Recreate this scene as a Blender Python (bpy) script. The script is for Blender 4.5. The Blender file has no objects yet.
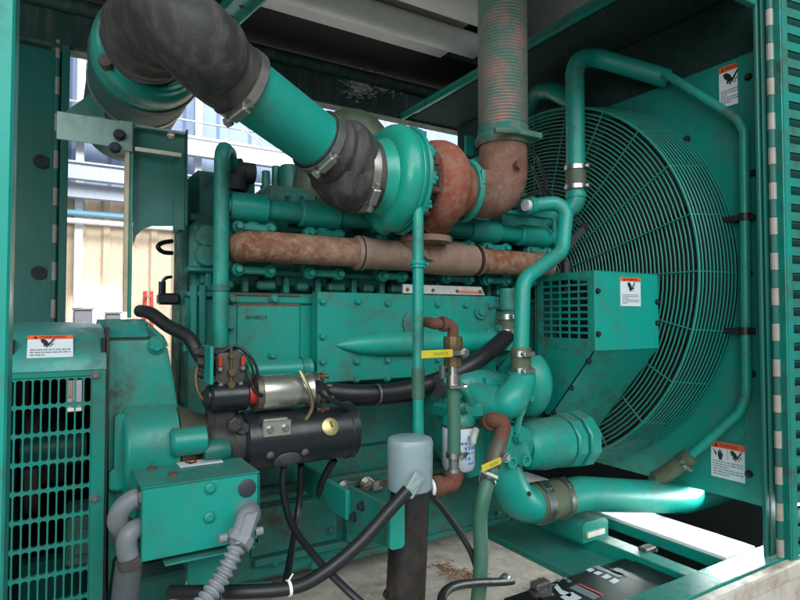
import bpy, bmesh, math, random
from mathutils import Vector, Matrix
random.seed(7)
R_ = math.radians
# ---------------------------------------------------------------- camera model / design space
S = 0.72            # design units -> metres
H = 1.37            # camera height above the hall floor (m)
FPX = 572.0
TH = R_(31.1); PT = math.atan(18/572)
FW = Vector((math.sin(TH)*math.cos(PT), math.cos(TH)*math.cos(PT), math.sin(PT)))
RT = Vector((math.cos(TH), -math.sin(TH), 0))
UP = RT.cross(FW)
V = Vector
def ray(px, py): return FW*FPX + RT*(px-400) + UP*(300-py)
def P(px, py, Y):
    r = ray(px, py); return r*(Y/r.y)
def PX(px, py, X):
    r = ray(px, py); return r*(X/r.x)
def PZ(px, py, z):
    r = ray(px, py); return r*(z/r.z)
def mp(p): return p.dot(FW)/FPX
def unit(v): return v.normalized()
X_, Y_, Z_ = V((1,0,0)), V((0,1,0)), V((0,0,1))

scn = bpy.context.scene
COL = scn.collection
REG = []            # (obj, world base location) of every object we link
WLOC = {}
def link(o, wl, parent=None):
    COL.objects.link(o); o.parent = parent
    WLOC[o.name] = V(wl)
    o.location = V(wl) - (WLOC[parent.name] if parent else V((0,0,0)))
    return o
def tag(o, label=None, cat=None, group=None, kind=None):
    if label: o['label'] = label
    if cat: o['category'] = cat
    if group: o['group'] = group
    if kind: o['kind'] = kind
    return o
ROOTS = []
def thing(name, label, cat, group=None):
    o = bpy.data.objects.new(name, None); o.empty_display_size = .05
    link(o, (0,0,0)); tag(o, label, cat, group); ROOTS.append(o); return o
def finalize():
    for r in ROOTS:
        lo = V((1e9,)*3); hi = V((-1e9,)*3)
        for ch in r.children_recursive:
            if ch.type != 'MESH': continue
            w = WLOC[ch.name]
            for c in ch.bound_box:
                q = w + V(c)
                lo = V(map(min, lo, q)); hi = V(map(max, hi, q))
        b = V(((lo.x+hi.x)/2, (lo.y+hi.y)/2, lo.z))
        r.location = b; WLOC[r.name] = b
        for ch in r.children: ch.location = WLOC[ch.name] - b

def frame(axis, hint=None):
    a = unit(axis)
    h = hint or (Z_ if abs(a.z) < .9 else X_)
    u = unit(h - a*h.dot(a)); return u, a.cross(u)

def smooth_path(pts, n=10):
    out = []
    m = len(pts)
    for i in range(m-1):
        p0 = pts[max(i-1,0)]; p1 = pts[i]; p2 = pts[i+1]; p3 = pts[min(i+2,m-1)]
        for k in range(n):
            t = k/n
            out.append(.5*((2*p1)+(p2-p0)*t+(2*p0-5*p1+4*p2-p3)*t*t+(3*p1-p0-3*p2+p3)*t**3))
    out.append(pts[-1]); return out
def fillet_path(pts, br, n=8):
    out = [pts[0]]
    for i in range(1, len(pts)-1):
        a, b, c = pts[i-1], pts[i], pts[i+1]
        d1 = unit(a-b); d2 = unit(c-b)
        ang = d1.angle(d2)
        if ang > 3.1: out.append(b); continue
        t = min(br/math.tan(ang/2), (a-b).length*.48, (c-b).length*.48)
        r = t*math.tan(ang/2)
        s = b + d1*t; e = b + d2*t
        cen = b + unit(d1+d2)*(r/math.sin(ang/2))
        v1 = s-cen; v2 = e-cen; om = v1.angle(v2)
        for k in range(n+1):
            q = k/n
            out.append(cen + (v1*math.sin((1-q)*om) + v2*math.sin(q*om))/math.sin(om))
    out.append(pts[-1]); return out
def resample(pts, step):
    L = [0]
    for i in range(1, len(pts)): L.append(L[-1]+(pts[i]-pts[i-1]).length)
    n = max(2, int(L[-1]/step)); out = []; j = 0
    for k in range(n+1):
        s = L[-1]*k/n
        while j < len(L)-2 and L[j+1] < s: j += 1
        t = (s-L[j])/max(1e-9, L[j+1]-L[j]); out.append(pts[j].lerp(pts[j+1], t))
    return out

class M:
    def __init__(s): s.v = []; s.f = []; s.m = []
    def add(s, vs, fs, mi=0):
        o = len(s.v); s.v += [V(q) for q in vs]
        for f in fs: s.f.append([i+o for i in f]); s.m.append(mi)
        return s
    def obox(s, c, ux, uy, uz, hx, hy, hz, b=.004, mi=0):
        b = min(b, hx*.45, hy*.45, hz*.45); vs = []; idx = {}
        for i in (-1,1):
            for j in (-1,1):
                for k in (-1,1):
                    for a in range(3):
                        q = [i*hx, j*hy, k*hz]
                        for w, sg in enumerate((i,j,k)):
                            if w != a: q[w] -= sg*b
                        idx[i,j,k,a] = len(vs)
                        vs.append(c + ux*q[0] + uy*q[1] + uz*q[2])
        fs = []
        for a in range(3):
            o1, o2 = [w for w in range(3) if w != a]
            for sg in (-1,1):
                ring = []
                for (p, q) in ((-1,-1),(1,-1),(1,1),(-1,1)):
                    t = [0,0,0]; t[a]=sg; t[o1]=p; t[o2]=q; ring.append(idx[t[0],t[1],t[2],a])
                fs.append(ring)
            for p in (-1,1):
                for q in (-1,1):
                    t1=[0,0,0]; t1[o1]=p; t1[o2]=q
                    A=list(t1); A[a]=-1; B=list(t1); B[a]=1
                    fs.append([idx[(*A,o1)], idx[(*B,o1)], idx[(*B,o2)], idx[(*A,o2)]])
        for i in (-1,1):
            for j in (-1,1):
                for k in (-1,1): fs.append([idx[i,j,k,0], idx[i,j,k,1], idx[i,j,k,2]])
        return s.add(vs, fs, mi)
    def box(s, x0, x1, y0, y1, z0, z1, b=.004, mi=0):
        return s.obox(V(((x0+x1)/2,(y0+y1)/2,(z0+z1)/2)), X_, Y_, Z_, abs(x1-x0)/2, abs(y1-y0)/2, abs(z1-z0)/2, b, mi)
    def lathe(s, o, axis, prof, n=28, mi=0, caps=True, hint=None):
        a = unit(axis); u, w = frame(a, hint); vs = []; fs = []
        for (t, r) in prof:
            for k in range(n):
                an = 2*math.pi*k/n
                vs.append(o + a*t + (u*math.cos(an)+w*math.sin(an))*r)
        m = len(prof)
        for i in range(m-1):
            for k in range(n): fs.append([i*n+k, i*n+(k+1)%n, (i+1)*n+(k+1)%n, (i+1)*n+k])
        if caps: fs.append(list(range(n))); fs.append([(m-1)*n+k for k in range(n)])
        return s.add(vs, fs, mi)
    def cyl(s, p0, p1, r, r1=None, n=24, mi=0, b=0):
        L = (p1-p0).length; r1 = r if r1 is None else r1
        if b: pr = [(0,r-b),(b,r),(L-b,r1),(L,r1-b)]
        else: pr = [(0,r),(L,r1)]
        return s.lathe(p0, p1-p0, pr, n, mi)
    def hexb(s, p, d=V((0,-1,0)), r=.014, h=None, mi=0):
        d = unit(d); h = h or r*1.0
        s.lathe(p, d, [(-.003, r*1.25),(r*.22, r*1.25)], 16, mi)
        s.lathe(p+d*(r*.22), d, [(0, r),(h*.8, r),(h, r*.82)], 6, mi)
        return s
    def tube(s, pts, r, n=14, bend=None, sm=False, rf=None, step=None, caps=True, mi=0):
        pts = [V(p) for p in pts]
        if sm: pts = smooth_path(pts, 10)
        elif bend: pts = fillet_path(pts, bend)
        if step: pts = resample(pts, step)
        L = [0]
        for i in range(1, len(pts)): L.append(L[-1]+(pts[i]-pts[i-1]).length)
        vs = []; fs = []
        t0 = unit(pts[1]-pts[0]); u, w = frame(t0)
        for i, p in enumerate(pts):
            t = unit(pts[min(i+1,len(pts)-1)]-pts[max(i-1,0)])
            u = unit(u - t*u.dot(t)); w = t.cross(u)
            rr = rf(L[i], L[-1]) if rf else (r[0]+(r[1]-r[0])*L[i]/L[-1] if isinstance(r, tuple) else r)
            for k in range(n):
                an = 2*math.pi*k/n
                vs.append(p + (u*math.cos(an)+w*math.sin(an))*rr)
        m = len(pts)
        for i in range(m-1):
            for k in range(n): fs.append([i*n+k, i*n+(k+1)%n, (i+1)*n+(k+1)%n, (i+1)*n+k])
        if caps: fs.append(list(range(n))); fs.append([(m-1)*n+k for k in range(n)])
        return s.add(vs, fs, mi)
    def prism(s, poly, vec, mi=0):
        n = len(poly); vs = [V(p) for p in poly] + [V(p)+vec for p in poly]
        fs = [list(range(n)), list(range(n,2*n))] + [[i,(i+1)%n,n+(i+1)%n,n+i] for i in range(n)]
        return s.add(vs, fs, mi)
    def torus(s, c, axis, R, r, n=64, m=6, mi=0):
        u, w = frame(axis); a = unit(axis); vs = []; fs = []
        for i in range(n):
            an = 2*math.pi*i/n; d = u*math.cos(an)+w*math.sin(an)
            for k in range(m):
                bn = 2*math.pi*k/m
                vs.append(c + d*(R+r*math.cos(bn)) + a*(r*math.sin(bn)))
        for i in range(n):
            for k in range(m):
                fs.append([i*m+k, ((i+1)%n)*m+k, ((i+1)%n)*m+(k+1)%m, i*m+(k+1)%m])
        return s.add(vs, fs, mi)
    def build(s, name, mats, parent=None, label=None, cat=None, group=None, kind=None, bev=0, smooth=True, ang=35, normals=True):
        if not isinstance(mats, (list, tuple)): mats = [mats]
        vs = [q*S + V((0,0,H)) for q in s.v]
        lo = V([min(q[i] for q in vs) for i in range(3)]); hi = V([max(q[i] for q in vs) for i in range(3)])
        b = V(((lo.x+hi.x)/2, (lo.y+hi.y)/2, lo.z))
        me = bpy.data.meshes.new(name)
        me.from_pydata([q-b for q in vs], [], s.f); 
        for mm in mats: me.materials.append(mm)
        for i, p in enumerate(me.polygons): p.material_index = s.m[i]
        bm = bmesh.new(); bm.from_mesh(me)
        if normals: bmesh.ops.recalc_face_normals(bm, faces=bm.faces)
        if bev:
            ed = [e for e in bm.edges if len(e.link_faces) == 2 and e.calc_face_angle(0) > R_(35)]
            bmesh.ops.bevel(bm, geom=ed, offset=bev*S, segments=2, profile=.6, affect='EDGES', clamp_overlap=True)
        bm.to_mesh(me); bm.free()
        if smooth:
            for p in me.polygons: p.use_smooth = True
            me.set_sharp_from_angle(angle=R_(ang))
        me.update()
        o = bpy.data.objects.new(name, me); link(o, b, parent)
        return tag(o, label, cat, group, kind)

# ---------------------------------------------------------------- materials
def nt(mat):
    mat.use_nodes = True; t = mat.node_tree; t.nodes.clear(); return t, t.nodes, t.links
def noise(t, vec, scale, detail=4, rough=.6, dist=0):
    n = t.nodes.new('ShaderNodeTexNoise'); n.inputs['Scale'].default_value = scale
    n.inputs['Detail'].default_value = detail; n.inputs['Roughness'].default_value = rough
    n.inputs['Distortion'].default_value = dist
    t.links.new(vec, n.inputs['Vector']); return n.outputs['Fac']
def ramp(t, fac, a, b, v0=0., v1=1.):
    n = t.nodes.new('ShaderNodeMapRange'); n.inputs['From Min'].default_value = a; n.inputs['From Max'].default_value = b
    n.inputs['To Min'].default_value = v0; n.inputs['To Max'].default_value = v1
    t.links.new(fac, n.inputs['Value']); return n.outputs['Result']
def math_(t, op, a, b):
    n = t.nodes.new('ShaderNodeMath'); n.operation = op
    for i, q in enumerate((a, b)):
        if hasattr(q, 'is_output'): t.links.new(q, n.inputs[i])
        else: n.inputs[i].default_value = q
    return n.outputs[0]
def mixc(t, fac, a, b):
    n = t.nodes.new('ShaderNodeMix'); n.data_type = 'RGBA'
    for inp, q in ((n.inputs['Factor'], fac), (n.inputs['A'], a), (n.inputs['B'], b)):
        if hasattr(q, 'is_output'): t.links.new(q, inp)
        elif isinstance(q, (int, float)): inp.default_value = q
        else: inp.default_value = (*q, 1)
    return n.outputs['Result']
def mapped(t, sc):
    g = t.nodes.new('ShaderNodeNewGeometry'); m = t.nodes.new('ShaderNodeMapping')
    m.inputs['Scale'].default_value = sc; t.links.new(g.outputs['Position'], m.inputs['Vector']); return m.outputs['Vector']
def bump(t, h, strength, dist, bs):
    b = t.nodes.new('ShaderNodeBump'); b.inputs['Strength'].default_value = strength; b.inputs['Distance'].default_value = dist
    t.links.new(h, b.inputs['Height']); t.links.new(b.outputs['Normal'], bs.inputs['Normal'])
def finish(t, bs):
    o = t.nodes.new('ShaderNodeOutputMaterial'); t.links.new(bs.outputs[0], o.inputs['Surface'])
def setp(t, bs, **k):
    for kk, q in k.items():
        i = bs.inputs[kk.replace('_', ' ')]
        if hasattr(q, 'is_output'): t.links.new(q, i)
        elif isinstance(q, (tuple, list)): i.default_value = (*q, 1)
        else: i.default_value = q
def paint(name, base, grime=.5, grimec=(.055,.045,.032), rough=.38, dust=.25, bmp=.15, dustc=(.16,.17,.15), fade=.12):
    m = bpy.data.materials.new(name); t, N, L = nt(m)
    bs = N.new('ShaderNodeBsdfPrincipled')
    p1 = mapped(t, (1,1,1)); p2 = mapped(t, (16,16,2.2))
    big = noise(t, p1, 5, 5, .65, .6); mid = noise(t, p1, 22, 5, .7); fine = noise(t, p1, 160, 3, .6); streak = noise(t, p2, 2.5, 4, .6)
    c = mixc(t, ramp(t, noise(t, p1, 3, 3), .3, .7), base, tuple(q*(1-fade)+.003 for q in base))
    c = mixc(t, ramp(t, mid, .3, .8, 0, .3), c, tuple(q*.6 for q in base))
    dm = math_(t, 'MULTIPLY', ramp(t, streak, .45, .8), dust); c = mixc(t, dm, c, dustc)
    gm = math_(t, 'MULTIPLY', ramp(t, big, .45, .66), ramp(t, mid, .35, .65)); gm = math_(t, 'MULTIPLY', gm, grime)
    c = mixc(t, gm, c, grimec)
    sp = math_(t, 'MULTIPLY', ramp(t, fine, .68, .74), min(1, grime*.8)); c = mixc(t, sp, c, grimec)
    gn = N.new('ShaderNodeNewGeometry'); sx = N.new('ShaderNodeSeparateXYZ'); L.new(gn.outputs['Normal'], sx.inputs[0])
    up = math_(t, 'MULTIPLY', ramp(t, sx.outputs['Z'], .45, 1.0, 0, min(.6, grime*.55)), ramp(t, mid, .3, .65)); c = mixc(t, up, c, tuple(q*.55+w*.45 for q, w in zip(dustc, grimec)))
    r = math_(t, 'ADD', math_(t, 'MULTIPLY', gm, .4), ramp(t, mid, .2, .8, rough-.08, rough+.12))
    setp(t, bs, Base_Color=c, Roughness=r)
    if bmp:
        h = math_(t, 'ADD', math_(t, 'MULTIPLY', mid, .8), math_(t, 'MULTIPLY', fine, .2)); bump(t, h, bmp, .004, bs)
    finish(t, bs); return m
def plain(name, col, rough=.5, metal=0, var=.25, bmp=.1, sc=30, spec=.5):
    m = bpy.data.materials.new(name); t, N, L = nt(m); bs = N.new('ShaderNodeBsdfPrincipled')
    p = mapped(t, (1,1,1)); a = noise(t, p, sc, 5, .65); b = noise(t, p, sc*.2, 3)
    c = mixc(t, ramp(t, a, .3, .75), col, tuple(q*(1-var) for q in col))
    c = mixc(t, ramp(t, b, .5, .75, 0, var), c, tuple(q*.55+.02 for q in col))
    setp(t, bs, Base_Color=c, Roughness=ramp(t, a, .2, .8, max(.05,rough-.1), min(1,rough+.12)), Metallic=metal)
    bs.inputs['Specular IOR Level'].default_value = spec
    if bmp: bump(t, a, bmp, .003, bs)
    finish(t, bs); return m
def flat(name, col, rough=.5, metal=0):
    m = bpy.data.materials.new(name); t, N, L = nt(m); bs = N.new('ShaderNodeBsdfPrincipled')
    setp(t, bs, Base_Color=col, Roughness=rough, Metallic=metal); finish(t, bs); return m
def rust(name, cols, sc=18, stripes=0, bmp=.5):
    m = bpy.data.materials.new(name); t, N, L = nt(m); bs = N.new('ShaderNodeBsdfPrincipled')
    p = mapped(t, (1,1,1)); a = noise(t, p, sc*.25, 5, .7, .5); b = noise(t, p, sc*1.6, 6, .75, .3); f = noise(t, p, sc*8, 4, .7)
    c = mixc(t, ramp(t, a, .38, .62), cols[0], cols[1]); c = mixc(t, ramp(t, b, .45, .68), c, cols[2])
    c = mixc(t, ramp(t, f, .55, .75, 0, .5), c, cols[3] if len(cols) > 3 else (.03,.018,.012))
    h = math_(t, 'ADD', b, math_(t, 'MULTIPLY', f, .4))
    if stripes:
        w = N.new('ShaderNodeTexWave'); w.inputs['Scale'].default_value = stripes; w.inputs['Distortion'].default_value = 9
        w.inputs['Detail'].default_value = 3; w.inputs['Detail Scale'].default_value = 1.5
        L.new(p, w.inputs['Vector'])
        k = math_(t, 'MULTIPLY', ramp(t, w.outputs['Fac'], .55, .95), ramp(t, a, .4, .55))
        c = mixc(t, math_(t, 'MULTIPLY', math_(t, 'MULTIPLY', k, ramp(t, b, .4, .6)), .5), c, (.40,.27,.18))
    setp(t, bs, Base_Color=c, Roughness=.82); bs.inputs['Specular IOR Level'].default_value = .25
    bump(t, h, bmp, .004, bs); finish(t, bs); return m
def emit(name, col, s):
    m = bpy.data.materials.new(name); t, N, L = nt(m); e = N.new('ShaderNodeEmission')
    e.inputs['Color'].default_value = (*col, 1); e.inputs['Strength'].default_value = s; finish(t, e); return m

GREEN = (.001,.265,.208)
G  = paint('green_paint', GREEN, 1.0, rough=.34, dust=.10)
GB = paint('green_paint_block', (.001,.175,.138), 1.2, rough=.42, dust=.16, bmp=.7)
GC = paint('green_paint_clean', (.001,.315,.25), .5, rough=.4, dust=.08, bmp=.06)
GP = paint('green_pipe_paint', (.001,.29,.228), .8, rough=.4, dust=.1, bmp=.1)
GD = paint('green_sheet', (.001,.225,.175), .55, rough=.4, dust=.12, bmp=.08)
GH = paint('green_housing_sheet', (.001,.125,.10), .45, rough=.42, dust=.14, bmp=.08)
GGLARE = paint('glare_pale_green', (.20,.34,.30), .5, rough=.4, dust=.5)  # paler than the other greens: reflected glare on the stand put into the colour
GL = paint('green_casting_pale', (.008,.31,.26), .85, rough=.26, dust=.35, bmp=.2)
BLK = plain('black_rubber', (.012,.013,.015), .45, var=.3)
BLKP = plain('black_paint', (.013,.016,.020), .3, var=.3, bmp=.12)
BOOT = paint('dusty_rubber', (.030,.029,.029), .6, grimec=(.085,.072,.058), rough=.62, dust=.7, dustc=(.13,.118,.105), bmp=.6)
DARK = plain('dark_metal', (.006,.012,.012), .7, var=.3)
STEEL = plain('zinc_steel', (.55,.55,.52), .32, 1, .35)
GALV = plain('galvanised_grey', (.27,.28,.28), .4, .7, .35)
BRASS = plain('old_brass', (.16,.115,.055), .5, .6, .4)
YZ = plain('yellow_zinc', (.66,.66,.58), .27, .9, .2, sc=14)
OLIVE = paint('olive_hose', (.075,.105,.055), .6, rough=.55, dust=.35, bmp=.3)
GHOSE = paint('painted_green_hose', (.04,.15,.10), .8, rough=.5, dust=.4, bmp=.3)
R1 = rust('rust_manifold', [(.16,.055,.028),(.24,.14,.09),(.30,.20,.14),(.07,.03,.02)], 22, 60)
R2 = rust('rust_red', [(.20,.04,.025),(.26,.085,.055),(.22,.15,.10),(.09,.03,.02)], 18)
R3 = rust('rust_elbow', [(.17,.085,.06),(.09,.05,.038),(.21,.13,.10),(.20,.07,.045)], 14, bmp=.25)
R4 = rust('rust_fitting', [(.13,.055,.035),(.19,.07,.045),(.09,.05,.04)], 30)
BELL = rust('bellows_metal', [(.10,.30,.25),(.24,.26,.23),(.50,.28,.24),(.12,.32,.26)], 7, bmp=.1)
GREY = plain('grey_blue_plastic', (.24,.33,.35), .4, 0, .12, .03)
CONG = plain('grey_conduit', (.22,.24,.255), .45, 0, .2)
CREAM = paint('cream_paint', (.70,.64,.55), .75, grimec=(.19,.10,.055), rough=.55, dust=.35, dustc=(.32,.28,.24), bmp=.1)
WHITE = plain('white_sheet', (.8,.81,.8), .5, 0, .08, .02)
ALU = plain('pale_roof_sheet', (.74,.74,.71), .5, 0, .2, sc=8)
LW = plain('label_white', (.62,.68,.70), .45, 0, .06, 0)
LO = flat('label_orange', (.72,.10,.025), .45)
LK = flat('label_black', (.012,.014,.018), .5)
LG = flat('label_text_grey', (.20,.24,.26), .5)
LB = flat('label_blue', (.07,.25,.55), .5)
YEL = plain('yellow_sleeve', (.62,.50,.03), .45, 0, .25)
REDP = plain('red_plastic', (.5,.035,.02), .4, 0, .2)
# ---------------------------------------------------------------- small builders
def text_polys(body):
    cu = bpy.data.curves.new('t', 'FONT'); cu.body = body; cu.resolution_u = 2
    ob = bpy.data.objects.new('t', cu); me = bpy.data.meshes.new_from_object(ob)
    vs = [v.co.copy() for v in me.vertices]; fs = [list(p.vertices) for p in me.polygons]
    bpy.data.objects.remove(ob); bpy.data.curves.remove(cu); bpy.data.meshes.remove(me)
    x0 = min(v.x for v in vs); x1 = max(v.x for v in vs); y0 = min(v.y for v in vs); y1 = max(v.y for v in vs)
    return [((v.x-x0)/(x1-x0), (v.y-y0)/(y1-y0)) for v in vs], fs
def put_text(m, body, q, a0, b0, w, h, d, mi):
    """q(a,b,d): a to the right, b down"""
    vs, fs = text_polys(body)
    m.add([q(a0+x*w, b0+(1-y)*h, d) for x, y in vs], fs, mi)
def rect(m, q, a0, a1, b0, b1, d, mi, th=.0006):
    p = [q(a0,b0,d), q(a1,b0,d), q(a1,b1,d), q(a0,b1,d)]
    n = unit(q(0,0,1)-q(0,0,0)); m.prism([c - n*th for c in p], n*th, mi)
def textlines(m, q, a0, a1, b0, b1, rows, d, mi, seed=1):
    rr = random.Random(seed); ph = (b1-b0)/rows
    for i in range(rows):
        a = a0; end = a1 if i % 3 != 2 else a0+(a1-a0)*rr.uniform(.3,.6)
        while a < end-.004:
            w = min(rr.uniform(.05,.16)*(a1-a0), end-a); rect(m, q, a, a+w, b0+i*ph+ph*.2, b0+i*ph+ph*.68, d, mi); a += w+(a1-a0)*.025
def warn_label(parent, tl, u, v, w, h, layout='tall', seed=1):
    u = unit(u); v = unit(v); n = unit(u.cross(v))*-1
    if n.dot(tl) > 0: n = -n
    q = lambda a, b, d: tl + u*a + v*b + n*d
    m = M(); rect(m, q, 0, w, 0, h, .0022, 0, .002)
    hh = h*(.14 if layout == 'tall' else .17)
    rect(m, q, 0, w, 0, hh, .0032, 1)
    put_text(m, 'WARNING', q, w*.26, hh*.2, w*.56, hh*.6, .0042, 2)
    m.add([q(w*.12,hh*.85,.0042), q(w*.22,hh*.85,.0042), q(w*.17,hh*.15,.0042)], [[0,1,2]], 2)
    def hand(ca, cb, s):
        pts = [(-.5,-.42),(-.28,-.5),(-.02,-.32),(.12,-.05),(.2,.25),(.12,.32),(.05,.12),(.04,.42),(-.06,.42),(-.1,.14),(-.16,.34),(-.26,.3),(-.24,.05),(-.42,-.1)]
        m.prism([q(ca+x*s, cb+y*s, .0026) for x, y in pts], n*.001, 2)
        bl = [(.08,.12),(.5,-.5),(.6,-.44),(.2,.2)]
        m.prism([q(ca+x*s, cb+y*s, .0040) for x, y in bl], n*.001, 2)
        for (x, y) in ((.3,.12),(.42,.06),(.24,.3)):
            m.prism([q(ca+(x+a)*s, cb+(y+b)*s, .0026) for a, b in ((0,0),(.1,-.05),(.13,.02),(.03,.08))], n*.001, 2)
    if layout == 'tall':
        hand(w*.5, hh+h*.2, min(w*.62, h*.36)); textlines(m, q, w*.08, w*.92, h*.58, h*.93, 6, .003, 3, seed)
    elif layout == 'wide':
        hand(w*.42, hh+h*.2, h*.42); textlines(m, q, w*.06, w*.94, h*.6, h*.95, 3, .003, 3, seed)
    elif layout == 'strip':
        hand(w*.3, hh+h*.35, h*.5); textlines(m, q, w*.5, w*.95, h*.3, h*.9, 2, .003, 3, seed)
    else:
        hand(w*.74, hh+h*.16, h*.30)
        rect(m, q, w*.495, w*.505, hh+h*.02, h*.47, .003, 2)
        pts = [(-.1,.5),(-.2,.1),(-.2,-.3),(-.12,-.35),(-.08,-.05),(-.06,-.5),(.02,-.5),(.04,-.08),(.1,-.42),(.17,-.38),(.16,0),(.26,-.15),(.3,-.1),(.14,.5)]
        m.prism([q(w*.28+x*h*.3, hh+h*.18+y*h*.3, .0026) for x, y in pts], n*.001, 2)
        m.prism([q(w*(.06+x), hh+h*y, .0026) for x, y in ((0,.03),(.1,.12),(.12,.22),(.07,.2),(.05,.12))], n*.001, 2)
        textlines(m, q, w*.06, w*.94, h*.52, h*.94, 6, .003, 3, seed)
    return m.build('warning_label', [LW, LO, LK, LG], parent, smooth=False)
def clamp(m, p, d, r, w=.022, mi=0, scr=None):
    """band clamp round a hose at p, axis d"""
    d = unit(d); m.lathe(p-d*w/2, d, [(0,r+.0),(0.0,r+.004),(w,r+.004),(w,r)], 28, mi, caps=False)
    s_ = scr or V((-.3,-1,0)); s_ = unit(s_ - d*s_.dot(d)); q = p + s_*(r+.010); t = d.cross(s_)
    m.obox(q, t, d, s_, .024, w*.42, .007, .002, mi)
    m.cyl(q+t*.02, q+t*.034, .007, n=8, mi=mi)
def bolts(parent, pts, d=V((0,-1,0)), r=.013, mat=None, first=[None]):
    """separate bolt objects, sharing one mesh per call"""
    src = None
    for p in pts:
        if src is None:
            m = M(); m.hexb(p, d, r); src = m.build('bolt', mat or G, parent); p0 = p; w0 = WLOC[src.name].copy()
        else:
            c = src.copy(); COL.objects.link(c); wl = w0 + (p-p0)*S
            WLOC[c.name] = wl; c.parent = parent; c.location = wl - WLOC[parent.name]
def rpoly(x0, x1, z0, z1, r, n=5):
    out = []
    for cx, cz, a0 in ((x1-r,z1-r,0),(x0+r,z1-r,90),(x0+r,z0+r,180),(x1-r,z0+r,270)):
        for k in range(n+1):
            a = R_(a0+90*k/n); out.append((cx+r*math.cos(a), cz+r*math.sin(a)))
    return out
def slot_grid(m, q, a0, b0, na, nb, pa, pb, sa, sb, rr, th, mi=0):
    """plate of na x nb cells (pitch pa,pb) each with a rounded slot sa x sb; q(a,b,d)"""
    hole = rpoly(-sa/2, sa/2, -sb/2, sb/2, rr, 4)
    n = len(hole)
    def on_rect(x, y):
        k = max(abs(x)/(pa/2), abs(y)/(pb/2)); return (x/k, y/k)
    outer = [on_rect(*h) for h in hole]
    # snap nearest ones to the exact corners
    for cx, cy in ((pa/2,pb/2),(-pa/2,pb/2),(-pa/2,-pb/2),(pa/2,-pb/2)):
        i = min(range(n), key=lambda k: (outer[k][0]-cx)**2+(outer[k][1]-cy)**2); outer[i] = (cx, cy)
    for i in range(na):
        for j in range(nb):
            ca = a0+(i+.5)*pa; cb = b0+(j+.5)*pb
            vs = [q(ca+x, cb+y, 0) for x, y in outer]+[q(ca+x, cb+y, 0) for x, y in hole]+[q(ca+x, cb+y, -th) for x, y in hole]+[q(ca+x, cb+y, -th) for x, y in outer]
            fs = []
            for k in range(n):
                l = (k+1) % n
                fs += [[k,l,n+l,n+k],[n+k,n+l,2*n+l,2*n+k],[2*n+k,2*n+l,3*n+l,3*n+k]]
            m.add(vs, fs, mi)
# ================================================================ SETTING: the hall beyond
FLZ = -1.9
m = M(); m.box(-30, 45, -12, 17, FLZ-.1, FLZ, .01)
m.build('hall_floor', plain('hall_concrete', (.36,.34,.31), .6, 0, .3, sc=6), kind='structure')
def cladding(name, mat, y, z0, z1, x0, x1, pitch=.55):
    m = M(); prof = []; x = x0
    while x < x1:
        prof += [(x, 0), (x+pitch*.55, 0), (x+pitch*.65, .07), (x+pitch*.9, .07)]; x += pitch
    n = len(prof); vs = [V((a, y-b, z0)) for a, b in prof]+[V((a, y-b, z1)) for a, b in prof]
    m.add(vs, [[i,i+1,n+i+1,n+i] for i in range(n-1)]); return m.build(name, mat, kind='structure', normals=False)
BEI = paint('beige_cladding', (.58,.47,.35), .45, grimec=(.30,.19,.11), rough=.6, dust=.5, dustc=(.46,.36,.26), bmp=0)
BLU = paint('blue_cladding', (.20,.28,.42), .3, grimec=(.2,.22,.25), rough=.6, dust=.4, dustc=(.25,.3,.38), bmp=0)
cladding('hall_wall', BEI, 16, FLZ, 2.95, -12, 30)
cladding('hall_wall_upper', BLU, 16.3, 2.9, 9, -12, 30, .9)
PBL = plain('blue_pipe_paint', (.12,.30,.42), .5); PWH = plain('white_beam_paint', (.62,.66,.7), .5)
BBL = plain('grey_blue_beam_paint', (.30,.34,.42), .55)
def run(name, py, th, mat, label, cat, grp, Y=15.6, box=False):
    a = P(90, py, Y).z; m = M()
    if box:
        m.box(-10, 28, Y-.1, Y+.1, a-th*.5, a-th*.38, .01); m.box(-10, 28, Y-.1, Y+.1, a+th*.38, a+th*.5, .01); m.box(-10, 28, Y-.03, Y+.03, a-th*.38, a+th*.38, .003)
    else: m.cyl(V((-10,Y,a)), V((28,Y,a)), th/2, n=10)
    m.build(name, mat, label=label, cat=cat, group=grp)
run('wall_pipe', 214, .15, PBL, 'blue service pipe running level along the beige hall wall', 'pipe', 'services on the hall wall')
run('wall_pipe', 222, .13, PWH, 'white service pipe running just below the blue one on the beige hall wall', 'pipe', 'services on the hall wall', 15.5)
run('crane_beam', 192, .34, BBL, 'grey crane beam low along the foot of the blue upper hall wall', 'beam', 'beams across the hall wall', 15.3, True)
run('crane_beam', 172, .42, BBL, 'grey blue roof beam above the grey crane beam in the hall', 'beam', 'beams across the hall wall', 15.0, True)
run('crane_beam', 131, .5, PWH, 'highest white beam in front of the blue hall cladding behind the engine top', 'beam', 'beams across the hall wall', 15.2, True)
for i, (x, lb) in enumerate(((79, 'thin steel column on the hall wall at the left of the opening'), (197, 'thin steel column on the hall wall seen beside the engine top'), (6.2, 'thin steel column on the hall wall behind the turbocharger'))):
    xx = P(x, 200, 15.8).x if x > 10 else x
    m = M(); m.box(xx-.09, xx+.09, 15.66, 15.9, FLZ, 8.5, .01); m.build('wall_column', PWH, label=lb, cat='column', group='columns on the hall wall')
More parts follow.
